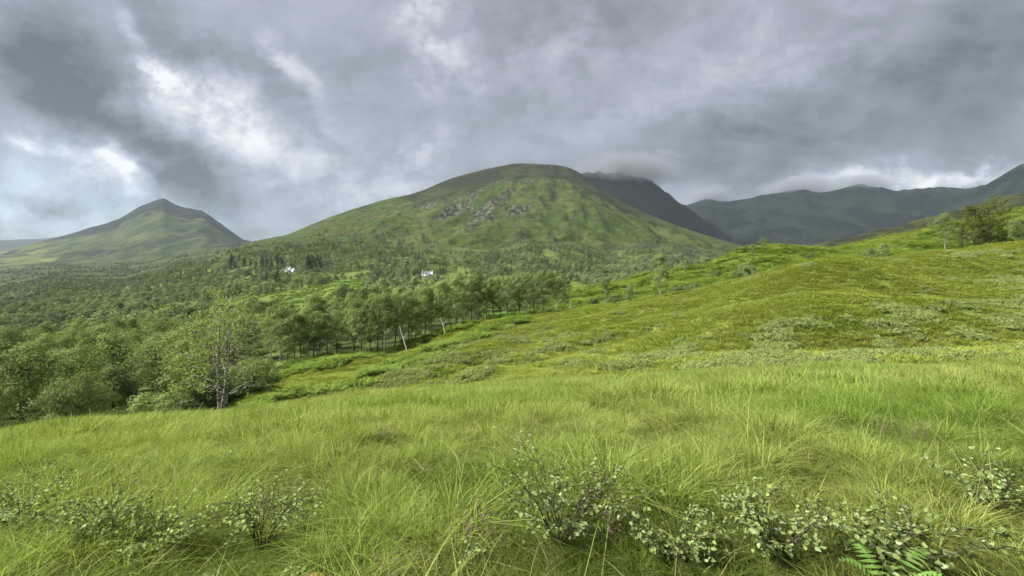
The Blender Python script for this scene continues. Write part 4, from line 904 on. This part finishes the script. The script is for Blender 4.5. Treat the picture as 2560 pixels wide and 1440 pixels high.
    sapling(852, 6.0, 80, 50, 50, 'faint thin sprig in the middle of the meadow', 813, .1, .034, False)
    sapling(700, 2.6, 110, 70, 50, 'short leafy sprig behind the mossy stone', 814, .2, .032)
    sapling(1180, 2.85, 90, 90, 40, 'small sprig growing through pink heather', 816, .25, .028)
    # fern
    fm = leaf_mat('fern_frond', (.12, .24, .05), (.18, .30, .08), .3, .5); r = np.random.default_rng(5); X = (2225 - 1280) / F * 2.3; Z = float(meadow_z(X, 2.3)); e = empty('fern', (X, 2.3, Z))
    for i in range(5):
        mb = MB(); fern(mb, r, i * 1.256 + .3, r.uniform(.22, .30), r.uniform(.15, .24), 0, 14); obj('frond', mb.build('frond', fm), e)
    tag(e, 'bright green fern under the sprawling sapling', 'fern')
    # mossy stone
    mb = MB(); V = []; n, k = 7, 12; r = np.random.default_rng(9)
    for i in range(n + 1):
        a = math.pi * i / n
        for j in range(k):
            w = 1 + .16 * r.normal() if 0 < i < n else 1; V.append((.13 * math.sin(a) * math.cos(j * 6.2832 / k) * w, .09 * math.sin(a) * math.sin(j * 6.2832 / k) * w, .07 * math.cos(a)))
    mb.add(V, [(i * k + j, (i + 1) * k + j, (i + 1) * k + (j + 1) % k, i * k + (j + 1) % k) for i in range(n) for j in range(k)])
    m, gg = mat('mossy_stone'); tc = gg.n('ShaderNodeTexCoord').outputs['Object']; nz = gg.noise(tc, 14, 5)
    finish(m, gg, bsdf(gg, gg.mix(gg.mapr(nz, .40, .52, 0, 1), (.10, .09, .07, 1), (.25, .19, .03, 1)), .9, bump(gg, nz, .8, .02)))
    X = (788 - 1280) / F * 2.66; st = obj('mossy_stone', mb.build('mossy_stone', m, True), loc=(X, 2.66, float(meadow_z(X, 2.66)) - .0)); st.scale = (.75, .75, .75); tag(st, 'small stone with orange-yellow moss in the grass', 'stone')
    # heather sprigs
    hm = leaf_mat('heather_flower', (.24, .12, .19), (.19, .11, .14), .2, .7); protos = []
    for i in range(2):
        r = np.random.default_rng(900 + i); mb = MB(); c = []
        for s_ in range(7):
            a = r.uniform(0, 6.28); q = np.linspace(.55, 1, 5); c += [np.array([math.cos(a) * .09 * t, math.sin(a) * .09 * t, .30 * t]) for t in q]
        clump_geo(mb, c, np.full(len(c), .006), 4, .008, r); protos.append(obj(f'heather_{i}', mb.build('heather', hm), link=False))
    P = []
    for px, Y, q in [(1170, 2.8, 2), (1190, 2.9, 2), (2200, 5.4, 3), (2250, 5.2, 3), (2290, 5.2, 3), (1560, 2.6, 1), (660, 4.0, 3), (720, 3.6, 2), (1060, 2.5, 1), (1270, 4.6, 2), (980, 6.5, 4), (1330, 7, 3), (500, 3.6, 2)]:
        for _ in range(q):
            x = (px - 1280) / F * Y + rng.normal(0, .08); y = Y + rng.normal(0, .08); P.append((x, y, float(meadow_z(x, y)) + .02))
    P = np.array(P); n = len(P); scatter('heather', protos, P, rz(n), rng.uniform(.8, 1.3, n), rng.integers(0, 2, n), np.zeros(n), 'scattered pinkish purple heather sprigs in the meadow grass', 'heather')

# ------------------------------------------------------------------ air
def build_air():
    m, gg = mat('haze_air'); v = gg.n('ShaderNodeVolumePrincipled'); v.inputs['Color'].default_value = (.68, .84, 1.0, 1); v.inputs['Density'].default_value = 3.0e-5; v.inputs['Anisotropy'].default_value = .1
    o = gg.n('ShaderNodeOutputMaterial'); m.node_tree.links.new(v.outputs[0], o.inputs['Volume'])
    zmin, zmax, ymax, xm = 1e9, -1e9, 0, 0
    for ob in list(SC.objects):
        if ob.type == 'MESH' and ob.parent is None:
            for c in ob.bound_box:
                p = ob.matrix_world @ Vector(c); zmin = min(zmin, p.z); zmax = max(zmax, p.z); ymax = max(ymax, p.y); xm = max(xm, abs(p.x))
    mb = MB(); mb.box(-xm - 60, xm + 60, -80, ymax + 60, zmin - 1, zmax + 60)
    h = obj('haze', mb.build('haze', m)); h['kind'] = 'stuff'; h['label'] = 'thin pale bluish haze over the whole glen'; h['category'] = 'haze'

def build_mist():
    m, gg = mat('mist_cap'); tc = gg.n('ShaderNodeTexCoord').outputs['Object']
    ln = gg.vmath('LENGTH', tc); co = gg.n('ShaderNodeNewGeometry').outputs['Position']
    nz = gg.noise(co, 1 / 170, 4, .6)
    d = gg.math('MULTIPLY', gg.mapr(gg.math('ADD', ln, gg.math('MULTIPLY', gg.math('SUBTRACT', nz, .5), 1.5)), .2, 1.0, 1, 0), .0095)
    v = gg.n('ShaderNodeVolumePrincipled'); v.inputs['Color'].default_value = (.38, .41, .47, 1); gg.put(v.inputs['Density'], d)
    o = gg.n('ShaderNodeOutputMaterial'); m.node_tree.links.new(v.outputs[0], o.inputs['Volume'])
    mb = MB(); V = []; n, k = 10, 18
    for i in range(n + 1):
        for j in range(k): a = math.pi * i / n; V.append((math.sin(a) * math.cos(j * 6.2832 / k), math.sin(a) * math.sin(j * 6.2832 / k), math.cos(a)))
    mb.add(V, [(i * k + j, (i + 1) * k + j, (i + 1) * k + (j + 1) % k, i * k + (j + 1) % k) for i in range(n) for j in range(k)]); me = mb.build('mist', m, True)
    for px, py, Y, sx, sy, sz, lab in [(1570, 430, 3120, 430, 420, 130, 'bank of cloud hiding the flat top of the dark mountain'), (1775, 494, 4450, 260, 340, 120, 'wisp of mist on the small knob of the far ridge'), (1985, 473, 4350, 400, 340, 120, 'mist lying over the highest hump of the far ridge'), (2140, 470, 4150, 320, 340, 110, 'wisp of mist past the highest hump of the far ridge')]:
        ob = obj('mist', me, loc=((px - 1280) / F * Y, Y, (720 - py) / F * Y)); ob.scale = (sx, sy, sz); stuff(ob, lab, 'mist')
build_ground()
build_grass()
build_trees()
build_snags()
build_houses()
build_saplings()
build_mist()
bpy.context.view_layer.update()
build_air()
